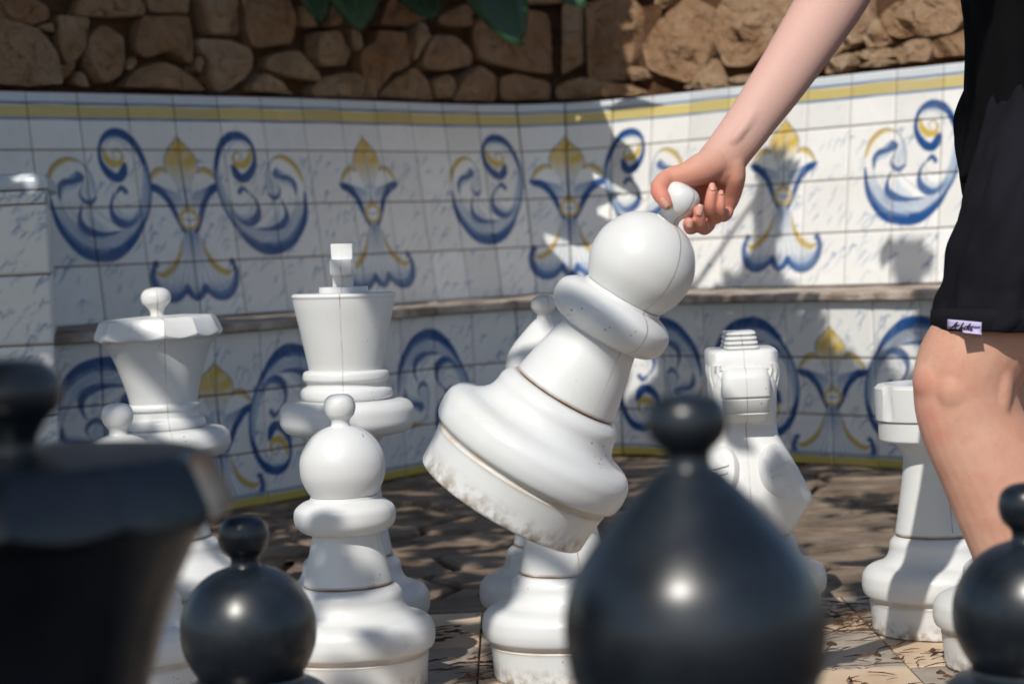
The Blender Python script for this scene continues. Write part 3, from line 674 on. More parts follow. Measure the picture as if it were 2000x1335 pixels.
# stones beyond the picture's edges, laid in rough courses
def courses(ua, ub, za, zb, seed):
    rs = random.Random(seed); z = za
    while z < zb-.05:
        h = rs.uniform(.11, .17); u = ua+rs.uniform(-.05, .05)
        while u < ub-.05:
            w_ = rs.uniform(.12, .25); j = lambda a: rs.uniform(-a, a)
            poly = [(u+.008+j(.012), z+.008+j(.012)), (u+w_*.5, z+.006+j(.012)), (u+w_-.008+j(.012), z+.008+j(.012)), (u+w_-.006+j(.012), z+h*.5), (u+w_-.01+j(.015), z+h-.008+j(.012)), (u+w_*.5, z+h-.006+j(.012)), (u+.01+j(.015), z+h-.008+j(.012)), (u+.006+j(.01), z+h*.5)]
            make_stone(poly, .018, rs.randint(100, 9999)); u += w_
        z += h
uL, uR = find_wall(-30, 80)[0], find_wall(1925, 60)[0]
zt = 1.375
courses(.1, CB.L-.1, zt+.02, 1.84, 5)
courses(max(.1, uL-.55), uL-.02, TOPZ+.01, zt, 6); courses(uR+.02, min(CB.L-.1, uR+.6), TOPZ+.01, zt, 7)

# ================================================================== CHESS PIECES
def curve_profile(sections, n=6):
    out = []
    for sec in sections:
        c = catmull(sec, n) if len(sec) > 2 else np.array(sec, float)
        if out and np.allclose(out[-1], c[0]): c = c[1:]
        out += list(c)
    return np.array(out)
def lathe_mesh(name, sections, mat, segs=56, n=6, closed_ends=True):
    P = curve_profile(sections, n); P[:,0] = np.maximum(P[:,0], 0)
    V, F = [], []; ph = np.arange(segs)*2*math.pi/segs
    for r, z in P:
        V += [(r*math.cos(a), r*math.sin(a), z) for a in ph]
    k = len(P)
    for j in range(k-1): F += [(j*segs+i, j*segs+(i+1) % segs, (j+1)*segs+(i+1) % segs, (j+1)*segs+i) for i in range(segs)]
    F += [tuple(reversed(range(segs))), tuple((k-1)*segs+i for i in range(segs))]
    me = bpy.data.meshes.new(name); me.from_pydata(V, [], F); me.materials.append(mat); me.update()
    bm = bmesh.new(); bm.from_mesh(me); bmesh.ops.remove_doubles(bm, verts=bm.verts, dist=1e-6)
    bmesh.ops.recalc_face_normals(bm, faces=bm.faces)
    for f in bm.faces: f.smooth = True
    for e in bm.edges:
        if len(e.link_faces) == 2 and e.calc_face_angle(0) > math.radians(38): e.smooth = False
    bm.to_mesh(me); bm.free(); return me
# the same moulded foot carries every piece (heights and radii in metres)
BASE = [[(.0, .0), (.101, .0)], [(.101, .0), (.1045, .003), (.1055, .02), (.1075, .042), (.1085, .047)], [(.1085, .047), (.1065, .050), (.1085, .0535)],
        [(.1085, .0535), (.1155, .058), (.1185, .068), (.1185, .078), (.1165, .088), (.110, .0965), (.101, .101)], [(.101, .101), (.090, .1045), (.081, .112), (.0765, .122), (.0755, .131)],
        [(.0755, .131), (.074, .136), (.0695, .1415), (.0640, .1455)], [(.0640, .1455), (.0, .1455)]]
def scaled(secs, k): return [[(r, z*k) for r, z in s] for s in secs]
PAWN = dict(
    stem=[[(.0, .1475), (.0615, .1475)], [(.0615, .1475), (.0620, .150), (.0560, .180), (.0500, .205), (.0462, .224)], [(.0462, .224), (.0, .224)]],
    collar=[[(.0, .2235), (.046, .2235)], [(.046, .2235), (.0600, .2285), (.0690, .238), (.0712, .249), (.0690, .260), (.0590, .2685), (.0480, .2725)], [(.0480, .2725), (.0470, .2765)], [(.0470, .2765), (.0, .2765)]],
    head=[[(.0, .2770), (.0455, .2770)], [(.0455, .2770), (.0530, .2890), (.0585, .3030), (.0600, .3170), (.0585, .3310), (.0530, .3450), (.0430, .3590), (.0300, .3685), (.0170, .3735)], [(.0170, .3735), (.0, .3735)]],
    knob=[[(.0, .3725), (.0145, .3725)], [(.0145, .3725), (.0125, .3780), (.0140, .3835), (.0190, .3890), (.0218, .3970), (.0218, .4050), (.0190, .4125), (.0120, .4175), (.0, .4190)]])
BISHOP = dict(
    stem=[[(.0, .1475), (.0615, .1475)], [(.0615, .1475), (.0620, .151), (.0540, .195), (.0475, .24), (.0440, .285), (.0440, .312)], [(.0440, .312), (.0, .312)]],
    collar=[[(.0, .3115), (.044, .3115)], [(.044, .3115), (.0620, .3155), (.0740, .3255), (.0745, .336), (.0640, .347), (.046, .352)], [(.046, .352), (.041, .358), (.043, .364)], [(.043, .364), (.0, .364)]],
    head=[[(.0, .3645), (.0420, .3645)], [(.0420, .3645), (.0500, .376), (.0585, .391), (.0622, .406), (.0630, .4190), (.0615, .4300), (.0570, .4430), (.0480, .4570), (.0370, .4695), (.0245, .4830), (.0140, .4930)], [(.0140, .4930), (.0, .4930)]],
    knob=[[(.0, .4920), (.0125, .4920)], [(.0125, .4920), (.0108, .4970), (.0112, .5010), (.0150, .5045), (.0188, .5100), (.0196, .5160), (.0180, .5225), (.0125, .5275), (.0, .5300)]])
KING = dict(
    stem=[[(.0, .1475), (.0625, .1475)], [(.0625, .1475), (.0630, .151), (.0560, .19), (.0490, .24), (.0455, .29), (.0500, .320), (.0620, .332)], [(.0620, .332), (.0, .332)]],
    collar=[[(.0, .3315), (.075, .3315)], [(.075, .3315), (.0920, .336), (.1015, .347), (.1030, .360), (.1015, .373), (.0930, .3825), (.078, .3850)], [(.078, .3850), (.0, .3850)]],
    lower_ring=[[(.0, .3845), (.064, .3845)], [(.064, .3845), (.0690, .388), (.0705, .394), (.0690, .401), (.064, .405)], [(.064, .405), (.061, .406), (.0605, .412)], [(.0605, .412), (.0, .412)]],
    upper_ring=[[(.0, .4115), (.0605, .4115)], [(.0605, .4115), (.0655, .416), (.0660, .422), (.0640, .428), (.057, .4305)], [(.057, .4305), (.0, .4305)]],
    cup=[[(.0, .4300), (.0560, .4300)], [(.0560, .4300), (.0600, .450), (.0680, .490), (.0755, .525), (.0780, .540)], [(.0780, .540), (.0795, .544), (.0770, .5475)], [(.0770, .5475), (.0, .5490)]],
    finial=[[(.0, .5480), (.0370, .5480)], [(.0370, .5480), (.0375, .5510), (.0372, .5570)], [(.0372, .5570), (.0, .5575)]])
QUEEN = dict(
    stem=[[(.0, .1475), (.0620, .1475)], [(.0620, .1475), (.0625, .151), (.0550, .19), (.0480, .225), (.0450, .255), (.0500, .272), (.0620, .280)], [(.0620, .280), (.0, .280)]],
    collar=[[(.0, .2795), (.075, .2795)], [(.075, .2795), (.0950, .284), (.1050, .295), (.1065, .306), (.1040, .318), (.0950, .327), (.078, .330)], [(.078, .330), (.0, .330)]],
    lower_ring=[[(.0, .3295), (.062, .3295)], [(.062, .3295), (.0665, .333), (.0670, .339), (.0650, .345), (.061, .348)], [(.061, .348), (.0570, .350), (.0565, .361)], [(.0565, .361), (.0, .361)]],
    upper_ring=[[(.0, .3605), (.0565, .3605)], [(.0565, .3605), (.0600, .364), (.0600, .370), (.056, .374)], [(.056, .374), (.0, .374)]],
    cup=[[(.0, .3735), (.0560, .3735)], [(.0560, .3735), (.0590, .390), (.0660, .415), (.0760, .445), (.0880, .470), (.0960, .482)], [(.0960, .482), (.0, .482)]],
    finial=[[(.0, .5150), (.0130, .5150)], [(.0130, .5150), (.0112, .521), (.0120, .527), (.0165, .5345), (.0232, .541), (.0250, .550), (.0225, .5580), (.0150, .5640), (.0, .5665)]])
ROOK = dict(
    stem=[[(.0, .1475), (.0655, .1475)], [(.0655, .1475), (.0660, .150), (.0600, .185), (.0540, .225), (.0505, .258), (.0520, .270), (.0600, .283), (.0720, .288)], [(.0720, .288), (.0, .288)]],
    band=[[(.0, .2875), (.078, .2875)], [(.078, .2875), (.0845, .2905), (.0855, .297), (.0855, .318)], [(.0855, .318), (.0, .318)]])
MESHES = {}
def piece_mesh(kind, part, secs, mat, k):
    key = (kind, part, mat.name, k)
    if key not in MESHES:
        if part == 'base': q = secs
        elif k >= 1: q = scaled(secs, k)
        else:                                             # a shorter stem, the rest keeps its shape
            d = .419*(1-k); q = [[(r, .1475+(z-.1475)*(.0765-d)/.0765 if part == 'stem' else z-d) for r, z in s_] for s_ in secs]
        MESHES[key] = lathe_mesh(part, q, mat)
    return MESHES[key]
def poly_mesh(name, rings, mat):                     # rings of equal length, closed at both ends
    n = len(rings[0]); V = [tuple(p) for r in rings for p in r]; F = []
    for j in range(len(rings)-1): F += [(j*n+i, j*n+(i+1) % n, (j+1)*n+(i+1) % n, (j+1)*n+i) for i in range(n)]
    F += [tuple(reversed(range(n))), tuple((len(rings)-1)*n+i for i in range(n))]
    me = bpy.data.meshes.new(name); me.from_pydata(V, [], F); me.materials.append(mat)
    bm = bmesh.new(); bm.from_mesh(me); bmesh.ops.remove_doubles(bm, verts=bm.verts, dist=1e-6); bmesh.ops.recalc_face_normals(bm, faces=bm.faces); bm.to_mesh(me); bm.free()
    return me
def add_mesh(me, parent, name=None): return link(bpy.data.objects.new(name or me.name, me), parent)
def bevel(o, w_, seg=2):
    mo_ = o.modifiers.new('bevel', 'BEVEL'); mo_.width = w_; mo_.segments = seg; mo_.limit_method = 'ANGLE'; mo_.angle_limit = math.radians(30); mo_.harden_normals = False
    o.data.polygons.foreach_set('use_smooth', [True]*len(o.data.polygons)); return o
def crown_mesh(mat):
    # the queen's crown: twelve concave flutes round a lid
    segs, per = 120, 10; rings = []
    prof = [(.0, .488), (.096, .4800), (.1055, .4845), (.1070, .4885), (.1062, .4915), (.0985, .5095), (.0960, .5135), (.090, .5160), (.045, .5185), (.014, .5190), (0, .519)]
    for r, z in prof:
        ring = []
        for i in range(segs):
            a = 2*math.pi*(i+.0)/segs; t = (i % per)/per; flute = math.sin(math.pi*t)
            rr, zz = r, z
            if .4795 < z < .5140 and r > .05:
                rr = r*(math.cos(math.pi/12)/math.cos((t-.5)*math.pi/6))*(1-.010*flute)     # flat facets, slightly hollow
                if z < .4890: zz = z-.0055*flute*(1 if z > .485 else .6)                                 # scalloped lower edge
            ring.append((rr*math.cos(a), rr*math.sin(a), zz))
        rings.append(ring)
    me = poly_mesh('crown', rings, mat)
    me.polygons.foreach_set('use_smooth', [True]*len(me.polygons))
    bm = bmesh.new(); bm.from_mesh(me)
    for e in bm.edges:
        if len(e.link_faces) == 2 and e.calc_face_angle(0) > math.radians(20): e.smooth = False
    bm.to_mesh(me); bm.free(); return me
def piece(kind, name, color, loc, rz, label, group=None, k=1., tilt=(0,0)):
    mat = M[color]; o = empty(name, loc, (tilt[0], tilt[1], rz)); tag(o, label, 'chess piece', group)
    add_mesh(piece_mesh('any', 'base', BASE, mat, 1), o)
    tab = dict(pawn=PAWN, bishop=BISHOP, king=KING, queen=QUEEN, rook=ROOK, knight={})[kind]
    for part, secs in tab.items(): add_mesh(piece_mesh(kind, part, secs, mat, k), o)
    if kind == 'king':
        # cross: post and arms, the arms lying front to back
        def bar(x, y, z0, z1):
            return poly_mesh('cross', [[(-x,-y,z0), (x,-y,z0), (x,y,z0), (-x,y,z0)], [(-x,-y,z1), (x,-y,z1), (x,y,z1), (-x,y,z1)]], mat)
        rings = []
        for z, hx, hy in ((.557,.0150,.013), (.574,.0152,.012), (.5765,.0164,.040), (.598,.0166,.043), (.6005,.0160,.012), (.6225,.0166,.014)):
            rings.append([(-hx,-hy,z), (hx,-hy,z), (hx,hy,z), (-hx,hy,z)])
        bevel(add_mesh(poly_mesh('cross', rings, mat), o), .0012)
    if kind == 'queen':
        key = ('crown', mat.name)
        if key not in MESHES: MESHES[key] = crown_mesh(mat)
        add_mesh(MESHES[key], o)
    if kind == 'rook':
        segs = 96; rings = []
        for r, z in ((.0, .3185), (.0845, .3185), (.0885, .3215), (.0890, .330), (.0893, .358), (.0895, .369), (.0850, .3735), (.0740, .3745), (.0715, .368), (.0700, .345), (.0, .343)):
            ring = []
            for i in range(segs):
                a = 2*math.pi*i/segs; t = (i % 12)/12; slot = 1. if .36 < t < .64 else 0.
                rr = r-(.0045*slot if (.325 < z < .372 and r > .08) else 0); ring.append((rr*math.cos(a), rr*math.sin(a), z))
            rings.append(ring)
        ob = add_mesh(poly_mesh('battlement', rings, mat), o); auto_smooth(ob, 40)
    return o
def knight(name, color, loc, rz, label):
    # local -y is the front
    mat = M[color]; o = empty(name, loc, (0,0,rz)); tag(o, label, 'chess piece', 'white back rank pieces')
    add_mesh(piece_mesh('any', 'base', BASE, mat, 1), o)
    def box_ring(z, hx, y0, y1, c=.25):              # an octagonal section
        hy, yc = (y1-y0)/2, (y0+y1)/2; e_ = .20+c*.55                                  # rounded rectangle
        return [(hx*math.copysign(abs(math.cos(q))**e_, math.cos(q)), yc+hy*math.copysign(abs(math.sin(q))**e_, math.sin(q)), z) for q in (np.arange(40)+.5)*2*math.pi/40]
    R = [box_ring(.1475, .062, -.062, .062, .5), box_ring(.162, .071, -.075, .07, .3), box_ring(.200, .096, -.083, .078, .22), box_ring(.212, .0955, -.083, .078, .22), box_ring(.250, .078, -.073, .080, .25), box_ring(.300, .0515, -.050, .085, .3), box_ring(.318, .0495, -.046, .086, .3),
         box_ring(.345, .0500, -.060, .088, .3), box_ring(.380, .0505, -.075, .090, .25), box_ring(.400, .0495, -.070, .088, .25), box_ring(.412, .046, -.05, .08, .3)]
    b = add_mesh(poly_mesh('neck', R, mat), o); auto_smooth(b, 32)
    # muzzle: a rounded wedge pushing forward, with two mouth grooves
    Rm = []
    for z, hx, y in ((.322,.020,-.054), (.327,.031,-.074), (.338,.0345,-.086), (.3405,.0335,-.0835), (.343,.035,-.088), (.3605,.0372,-.094), (.3628,.0355,-.0905), (.3655,.0375,-.096), (.392,.0370,-.098), (.404,.034,-.092), (.408,.026,-.08)):
        Rm.append(box_ring(z, hx, y, -.02, .35))
    auto_smooth(add_mesh(poly_mesh('muzzle', Rm, mat), o), 50)
    for s in (-1, 1):                                                     # nostrils and eyes
        for nm_, c_, r3 in (('eye', (s*.0455, -.050, .388), (.006,.011,.008)),):
            rg = [[(c_[0]+r3[0]*math.cos(q)*math.sin(p), c_[1]+r3[1]*math.sin(q)*math.sin(p), c_[2]-r3[2]*math.cos(p)) for q in np.arange(12)*math.pi/6] for p in np.linspace(.15, math.pi-.15, 7)]
            auto_smooth(add_mesh(poly_mesh(nm_, rg, mat), o), 60)
    # brow block with hanging locks
    Rb = [box_ring(.400, .0440, -.060, .070, .2), box_ring(.405, .0530, -.066, .075, .15), box_ring(.430, .0535, -.066, .075, .15), box_ring(.434, .0500, -.062, .070, .2)]
    auto_smooth(add_mesh(poly_mesh('brow', Rb, mat), o), 50)
    for s in (-1, 1):
        for j, (x, y, L, w_) in enumerate(((.0450,-.062,.038,.0062), (.0380,-.066,.026,.0050), (.0478,-.052,.050,.0066), (.0482,-.036,.036,.0070), (.0482,-.014,.046,.0075), (.0482,.012,.040,.0075))):
            Rl = []
            for t in np.linspace(0, 1, 6):
                q = w_*(1-.75*t**1.6); z = .412-L*t; Rl.append([(s*(x+.002*math.sin(t*5))+q*math.cos(a)*.75, y+q*math.sin(a)*.9+.003*math.sin(t*4+j), z) for a in np.arange(8)*math.pi/4])
            ob = add_mesh(poly_mesh('forelock', Rl, mat), o); auto_smooth(ob, 60)
        # rounded shoulder shields with two carved lines
        for q, (rad, off) in enumerate(((.040, 0),)):
            c = Vector((s*.045, -.066, .248)); nrm = Vector((s*.50, -.80, .33)).normalized(); tx = Vector((0,0,1)).cross(nrm).normalized(); ty = nrm.cross(tx)
            rings = []
            for rr, dd in ((1.0, -.012), (1.0, .002), (.94, .0055), (.6, .0075), (.25, .008)):
                rings.append([c+nrm*dd+tx*(math.cos(a)*.030*rr)+ty*(math.sin(a)*.043*rr) for a in np.arange(28)*2*math.pi/28])
            ob = add_mesh(poly_mesh('shoulder_shield', [[tuple(p) for p in r] for r in rings], mat), o); auto_smooth(ob, 50)
            for zz in (-.006, .006):
                pts = [c+nrm*.0085+tx*(-.019)+ty*(zz-.006), c+nrm*.0100+ty*zz, c+nrm*.0085+tx*.019+ty*(zz+.006)]
                rr = []
                for p in catmull([tuple(p) for p in pts], 5): rr.append([tuple(Vector(p)+ty*(.0016*math.cos(a))+nrm*(.0016*math.sin(a))) for a in np.arange(6)*math.pi/3])
                add_mesh(poly_mesh('carved_line', rr, mat), ob)
    # crest: stepped mane ridges
    for j in range(4):
        z = .4335+j*.0068; hx = .0268-.0008*j; Rr = [box_ring(z-.0005, hx-.0022, -.050+.010*j, .085-.004*j, .2), box_ring(z+.0028, hx, -.055+.010*j, .088-.004*j, .2), box_ring(z+.0060, hx-.0018, -.052+.010*j, .085-.004*j, .2)]
        auto_smooth(add_mesh(poly_mesh('mane_ridge', Rr, mat), o), 60)
    return o
def gpos(x, D): p = at(x, 900, D); return (at(x, 490+CAM_H*FPX/D, D).x, D*math.cos(_p)+0.0, 0)
def stand(xpx, D):                                   # ground point seen at column xpx, D metres away
    y = HOR+ROLL*0+(xpx-1000)*-ROLL+CAM_H*FPX/D; p = at_ground(xpx, y); return (p.x, p.y, 0)
WB, WP = 'white back rank pieces', 'white pawns'
piece('queen', 'chess_queen', 'white', stand(352, 3.56), .26, 'white queen with a fluted crown, beside the white king', WB, tilt=(0, -.022))
piece('king', 'chess_king', 'white', stand(692, 3.26), .0, 'white king with a square cross on its cup', WB, tilt=(0, .018))
piece('bishop', 'chess_bishop', 'white', stand(1090, 3.29), .4, 'white bishop mostly hidden behind the lifted pawn', WB)
knight('chess_knight', 'white', stand(1468, 3.30), -.03, 'white knight with stepped mane, facing the camera')
piece('rook', 'chess_rook', 'white', stand(1842, 3.21), .1, 'white rook behind the bare knee', WB)
piece('bishop', 'chess_bishop', 'white', stand(-16, 3.32), 1.1, 'white bishop at the far left edge of the picture', WB)
piece('pawn', 'chess_pawn', 'white', stand(258, 2.99), 1.9, 'white pawn in front of the white queen', WP, k=.985)
piece('pawn', 'chess_pawn', 'white', stand(690, 2.97), 1.2, 'scuffed white pawn in front of the white king', WP, k=.985)
piece('pawn', 'chess_pawn', 'white', stand(1110, 3.0), .35, 'white pawn standing under the lifted pawn', WP)
piece('pawn', 'chess_pawn', 'white', stand(1996, 2.93), 2.2, 'white pawn in front of the white rook, mostly hidden', WP)
BP = 'black pieces'
piece('queen', 'chess_queen', 'black', stand(138, 1.08), .18, 'large blurred black queen at the left edge', BP).scale = (1, 1, .985)
piece('pawn', 'chess_pawn', 'black', stand(516, 1.88), .8, 'glossy black pawn beside the black queen', 'black pawns', k=.905)
piece('bishop', 'chess_bishop', 'black', stand(1427, 1.03), .6, 'black onion headed bishop large in front', BP)
piece('pawn', 'chess_pawn', 'black', stand(2040, 1.65), 1.7, 'black pawn in front of the bare leg', 'black pawns', k=.965)
# the lifted pawn
top, low = at(1344, 362, 2.372), at(979, 984, 2.432)
held = piece('pawn', 'chess_pawn', 'white', (0,0,0), 0, 'white pawn lifted and tilted by its knob', WP, k=(top-low).length/.419)
zax = (top-low).normalized(); yax = zax.cross(RGT).normalized(); xax = yax.cross(zax)
held.matrix_world = Matrix.Translation(low) @ Matrix((xax, yax, zax)).transposed().to_4x4() @ Matrix.Rotation(math.radians(32), 4, 'Z')

# ================================================================== PERSON
from mathutils.bvhtree import BVHTree
bmb = bmesh.new()
def tube(path, ra, rb, seg=20, sub=6, cap=True):
    """path: points; ra: half width seen from the camera, rb: half depth, metres"""
    n = len(path); C = catmull([tuple(p) for p in path], sub); t = np.linspace(0, n-1, len(C))
    A = np.interp(t, range(n), ra); B = np.interp(t, range(n), rb); rows = []
    for i in range(len(C)):
        tan = Vector(C[min(i+1, len(C)-1)]-C[max(i-1, 0)]).normalized()
        a = tan.cross(FWD)
        a = a.normalized() if a.length > .2 else tan.cross(UPV).normalized()
        b = tan.cross(a).normalized()
        rows.append([bmb.verts.new(Vector(C[i])+a*(A[i]*math.cos(q))+b*(B[i]*math.sin(q))) for q in np.arange(seg)*2*math.pi/seg])
    for r, s_ in ((0, -1), (len(C)-1, 1)):              # rounded ends
        tan = Vector(C[1]-C[0] if r == 0 else C[-1]-C[-2]).normalized(); tip = bmb.verts.new(Vector(C[r])+tan*(s_*min(A[r], B[r])*.85))
        mid = [bmb.verts.new(Vector(C[r])+(v.co-Vector(C[r]))*.72+tan*(s_*min(A[r], B[r])*.6)) for v in rows[r]]
        for i in range(seg):
            j = (i+1) % seg
            bmb.faces.new((rows[r][i], rows[r][j], mid[j], mid[i])); bmb.faces.new((mid[i], mid[j], tip))
    for x, y in zip(rows[:-1], rows[1:]):
        for i in range(seg): bmb.faces.new((x[i], x[(i+1) % seg], y[(i+1) % seg], y[i]))
def blob(p, rx, ry, rz):
    r_ = bmesh.ops.create_uvsphere(bmb, u_segments=20, v_segments=12, radius=1)
    for v in r_['verts']: v.co = Vector(p)+RGT*(v.co.x*rx)+UPV*(v.co.y*ry)+FWD*(v.co.z*rz)
HD = 2.385
def hz(x, y, d=0): return at(1240+x/5.56, 230+y/5.56, HD+d)
# near leg
LEG = [(2100,90,110,.070), (2050,330,100,.066), (1985,520,100,.066), (1938,640,102,.064), (1896,712,105,.060), (1886,770,101,.056), (1900,830,101,.054), (1934,900,105,.056), (1972,980,110,.058), (2004,1070,104,.055), (2042,1180,86,.046), (2084,1290,66,.037), (2118,1370,56,.033), (2130,1420,58,.036)]
def leg(dx, dy, D, lower=1.0):
    tube([at(x+dx, y+dy, D+((.07, .045, .015)[i_] if i_ < 3 and dx == 0 else 0)) for i_, (x, y, h, d) in enumerate(LEG)], [h/1694 for x, y, h, d in LEG], [d for x, y, h, d in LEG], 26)
leg(0, 0, 2.45)
KD = 2.45
blob(at(1830,744,KD-.006), .028, .036, .036); blob(at(1834,812,KD-.006), .017, .026, .022); blob(at(1862,690,KD-.010), .026, .055, .040)
blob(at(1885,700,KD-.030), .026, .060, .026); blob(at(1905,838,KD-.032), .032, .036, .022); blob(at(1958,720,KD-.037), .013, .062, .017)
blob(at(1868,762,KD-.034), .026, .030, .022)
leg(170, 0, 2.68)
for dx, D in ((0, 2.45), (170, 2.68)):                     # feet
    a = at(2126+dx, 1400, D); a.z = .045
    tube([a+Vector((.03,0,0)), a+Vector((-.03,-.005,.0)), a+Vector((-.10,-.012,-.014)), a+Vector((-.17,-.02,-.022))], [.036,.036,.026,.018], [.034,.036,.040,.034])
# trunk, neck, head
tube([at(2120,150,2.565), at(2112,20,2.565), at(2075,-190,2.565), at(2020,-400,2.565), at(1965,-540,2.565), at(1925,-620,2.565)], [.125,.115,.105,.115,.10,.055], [.165,.15,.145,.17,.15,.055], 28)
tube([at(1945,-580,2.565), at(1905,-680,2.565), at(1880,-740,2.565)], [.055,.05,.05], [.055,.05,.05])
HC = at(1858,-800,2.565); blob(HC, .088, .112, .074); blob(HC+Vector((-.045,0,-.055)), .05, .055, .055)
blob(HC+Vector((-.098,0,-.012)), .014, .020, .011); blob(HC+Vector((-.094,0,-.055)), .010, .009, .022)
for s_ in (-1, 1): blob(HC+Vector((.012, s_*.074, -.005)), .018, .028, .010)
# near arm, hanging beyond the picture's edge
tube([at(1990,-500,2.40), at(2080,-330,2.36), at(2180,-90,2.34), at(2215,60,2.34), at(2240,260,2.34)], [.062,.050,.042,.042,.028], [.058,.048,.042,.040,.022])
tube([at(2240,260,2.34), at(2245,330,2.34), at(2248,390,2.345)], [.028,.036,.032], [.020,.018,.014])
for q in range(4): tube([at(2212+q*24,370,2.345), at(2202+q*29,440,2.35), at(2204+q*29,485+12*(q in (1,2)),2.362)], [.0078,.0070,.0060], [.0078,.0070,.0060], 10)
tube([at(2222,300,2.33), at(2202,360,2.325), at(2200,400,2.325)], [.012,.010,.008], [.012,.010,.008], 10)
# reaching arm
tube([at(1885,-455,2.67), at(1800,-330,2.62), at(1720,-180,2.56), at(1664,-72,2.51), at(1622,5,2.475), at(1540,132,2.43), at(1470,232,2.405), at(1424,294,HD+.010), at(1398,330,HD+.008)], [.062,.050,.044,.041,.0395,.0330,.0280,.0262,.027], [.060,.048,.042,.038,.036,.029,.0235,.0205,.019], 26)
tube([at(1600,40,2.452), at(1500,185,2.3962), at(1440,266,HD-.0078), at(1400,315,HD+.006)], [.006]*4, [.0045,.004,.0045,.004], 10)          # tendon of the wrist
# palm
tube([hz(930,430,.006), hz(780,620,.020), hz(640,800,.036), hz(590,900,.040)], [.017,.0155,.013,.011], [.016,.014,.012,.010])
tube([hz(960,450,.006), hz(860,640,.022), hz(790,820,.036), hz(770,900,.038)], [.016,.015,.0125,.0105], [.016,.014,.012,.010])
tube([hz(1010,470,.006), hz(970,650,.018), hz(920,840,.030), hz(900,930,.032)], [.016,.0155,.0125,.010], [.016,.015,.012,.010])
tube([hz(1060,470,.004), hz(1075,640,.008), hz(1050,820,.018), hz(1015,950,.022)], [.014,.0135,.0115,.009], [.014,.015,.012,.009])
tube([hz(900,470,.002), hz(720,560,-.004), hz(560,620,-.008), hz(430,650,-.010)], [.019,.0185,.0145,.0110], [.017,.017,.014,.011])       # ball of the thumb
# thumb
tube([hz(520,620,-.004), hz(360,655,-.010), hz(262,770,-.022), hz(305,875,-.030), hz(352,955,-.032)], [.0130,.0108,.0100,.0090,.0066], [.0130,.0105,.0095,.0085,.0062], 16)
# fingers, closing from behind and below on the knob
tube([hz(600,880,.040), hz(655,1090,.040), hz(625,1195,.018), hz(590,1190,-.012), hz(582,1130,-.026)], [.0092,.0078,.0070,.0068,.0060], [.0092,.0082,.0076,.0072,.0060], 16)
tube([hz(775,890,.038), hz(815,1110,.036), hz(760,1205,.012), hz(715,1150,-.014), hz(688,1000,-.024)], [.0094,.0080,.0072,.0071,.0062], [.0096,.0088,.0082,.0078,.0062], 16)
tube([hz(905,920,.032), hz(905,1060,.026), hz(842,1085,.004), hz(815,950,-.012), hz(842,775,-.012)], [.0090,.0078,.0070,.0068,.0059], [.0092,.0084,.0078,.0076,.0058], 16)
tube([hz(1015,940,.022), hz(1000,1045,.018), hz(950,1075,.002), hz(932,960,-.010), hz(934,835,-.007)], [.0082,.0066,.0056,.0054,.0046], [.0084,.0072,.0062,.0060,.0046], 16)
bmesh.ops.recalc_face_normals(bmb, faces=bmb.faces)
me0 = bpy.data.meshes.new('rough_body'); bmb.to_mesh(me0); bmb.free()
tmp = bpy.data.objects.new('rough_body', me0); COL.objects.link(tmp)
rm = tmp.modifiers.new('remesh', 'REMESH'); rm.mode = 'VOXEL'; rm.voxel_size = .0018
sm = tmp.modifiers.new('smooth', 'SMOOTH'); sm.factor = .5; sm.iterations = 4
dg = bpy.context.evaluated_depsgraph_get(); body_me = bpy.data.meshes.new_from_object(tmp.evaluated_get(dg))
bpy.data.objects.remove(tmp); bpy.data.meshes.remove(me0)
body_me.name = 'person'; body_me.materials.clear(); body_me.materials.append(M['skin'])
body_me.polygons.foreach_set('use_smooth', [True]*len(body_me.polygons))
person = bpy.data.objects.new('person', body_me); link(person)
tag(person, 'person in black shirt and shorts reaching down to lift a white pawn', 'person')
co = np.zeros(len(body_me.vertices)*3); body_me.vertices.foreach_get('co', co); co = co.reshape(-1, 3)
px, py, pd = project(co)
vg = person.vertex_groups.new(name='calm'); vg.add([int(i) for i in np.nonzero(((px > 1500) | (py < 250)))[0]], 1.0, 'REPLACE')
s2 = person.modifiers.new('calm', 'SMOOTH'); s2.vertex_group = 'calm'; s2.factor = .5; s2.iterations = 18
bpy.context.view_layer.update(); dg = bpy.context.evaluated_depsgraph_get(); ev = person.evaluated_get(dg); em = ev.to_mesh(); em.vertices.foreach_get('co', co2 := np.zeros(len(em.vertices)*3)); co = co2.reshape(-1, 3); ev.to_mesh_clear()
person.modifiers.clear(); person.vertex_groups.clear(); body_me.vertices.foreach_set('co', co.ravel()); body_me.update()
px, py, pd = project(co)
def near(x, y, r_): return np.clip(1-np.hypot(px-x, py-y)/r_, 0, 1)
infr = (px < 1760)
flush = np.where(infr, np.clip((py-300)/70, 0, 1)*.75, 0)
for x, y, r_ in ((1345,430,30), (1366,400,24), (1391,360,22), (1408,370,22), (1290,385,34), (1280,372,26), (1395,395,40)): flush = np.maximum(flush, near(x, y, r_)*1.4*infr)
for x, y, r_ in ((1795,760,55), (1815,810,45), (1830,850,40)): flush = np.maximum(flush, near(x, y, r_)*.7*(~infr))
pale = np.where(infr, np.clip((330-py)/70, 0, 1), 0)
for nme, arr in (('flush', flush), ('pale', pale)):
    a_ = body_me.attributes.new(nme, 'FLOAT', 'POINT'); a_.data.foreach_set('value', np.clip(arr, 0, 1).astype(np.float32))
bvh = BVHTree.FromObject(person, dg) if False else BVHTree.FromPolygons([tuple(v) for v in co], [tuple(p.vertices) for p in body_me.polygons])
def cast(tree, x, y):
    d = (at(x, y, 1)-CAMP).normalized(); return tree.ray_cast(CAMP, d)
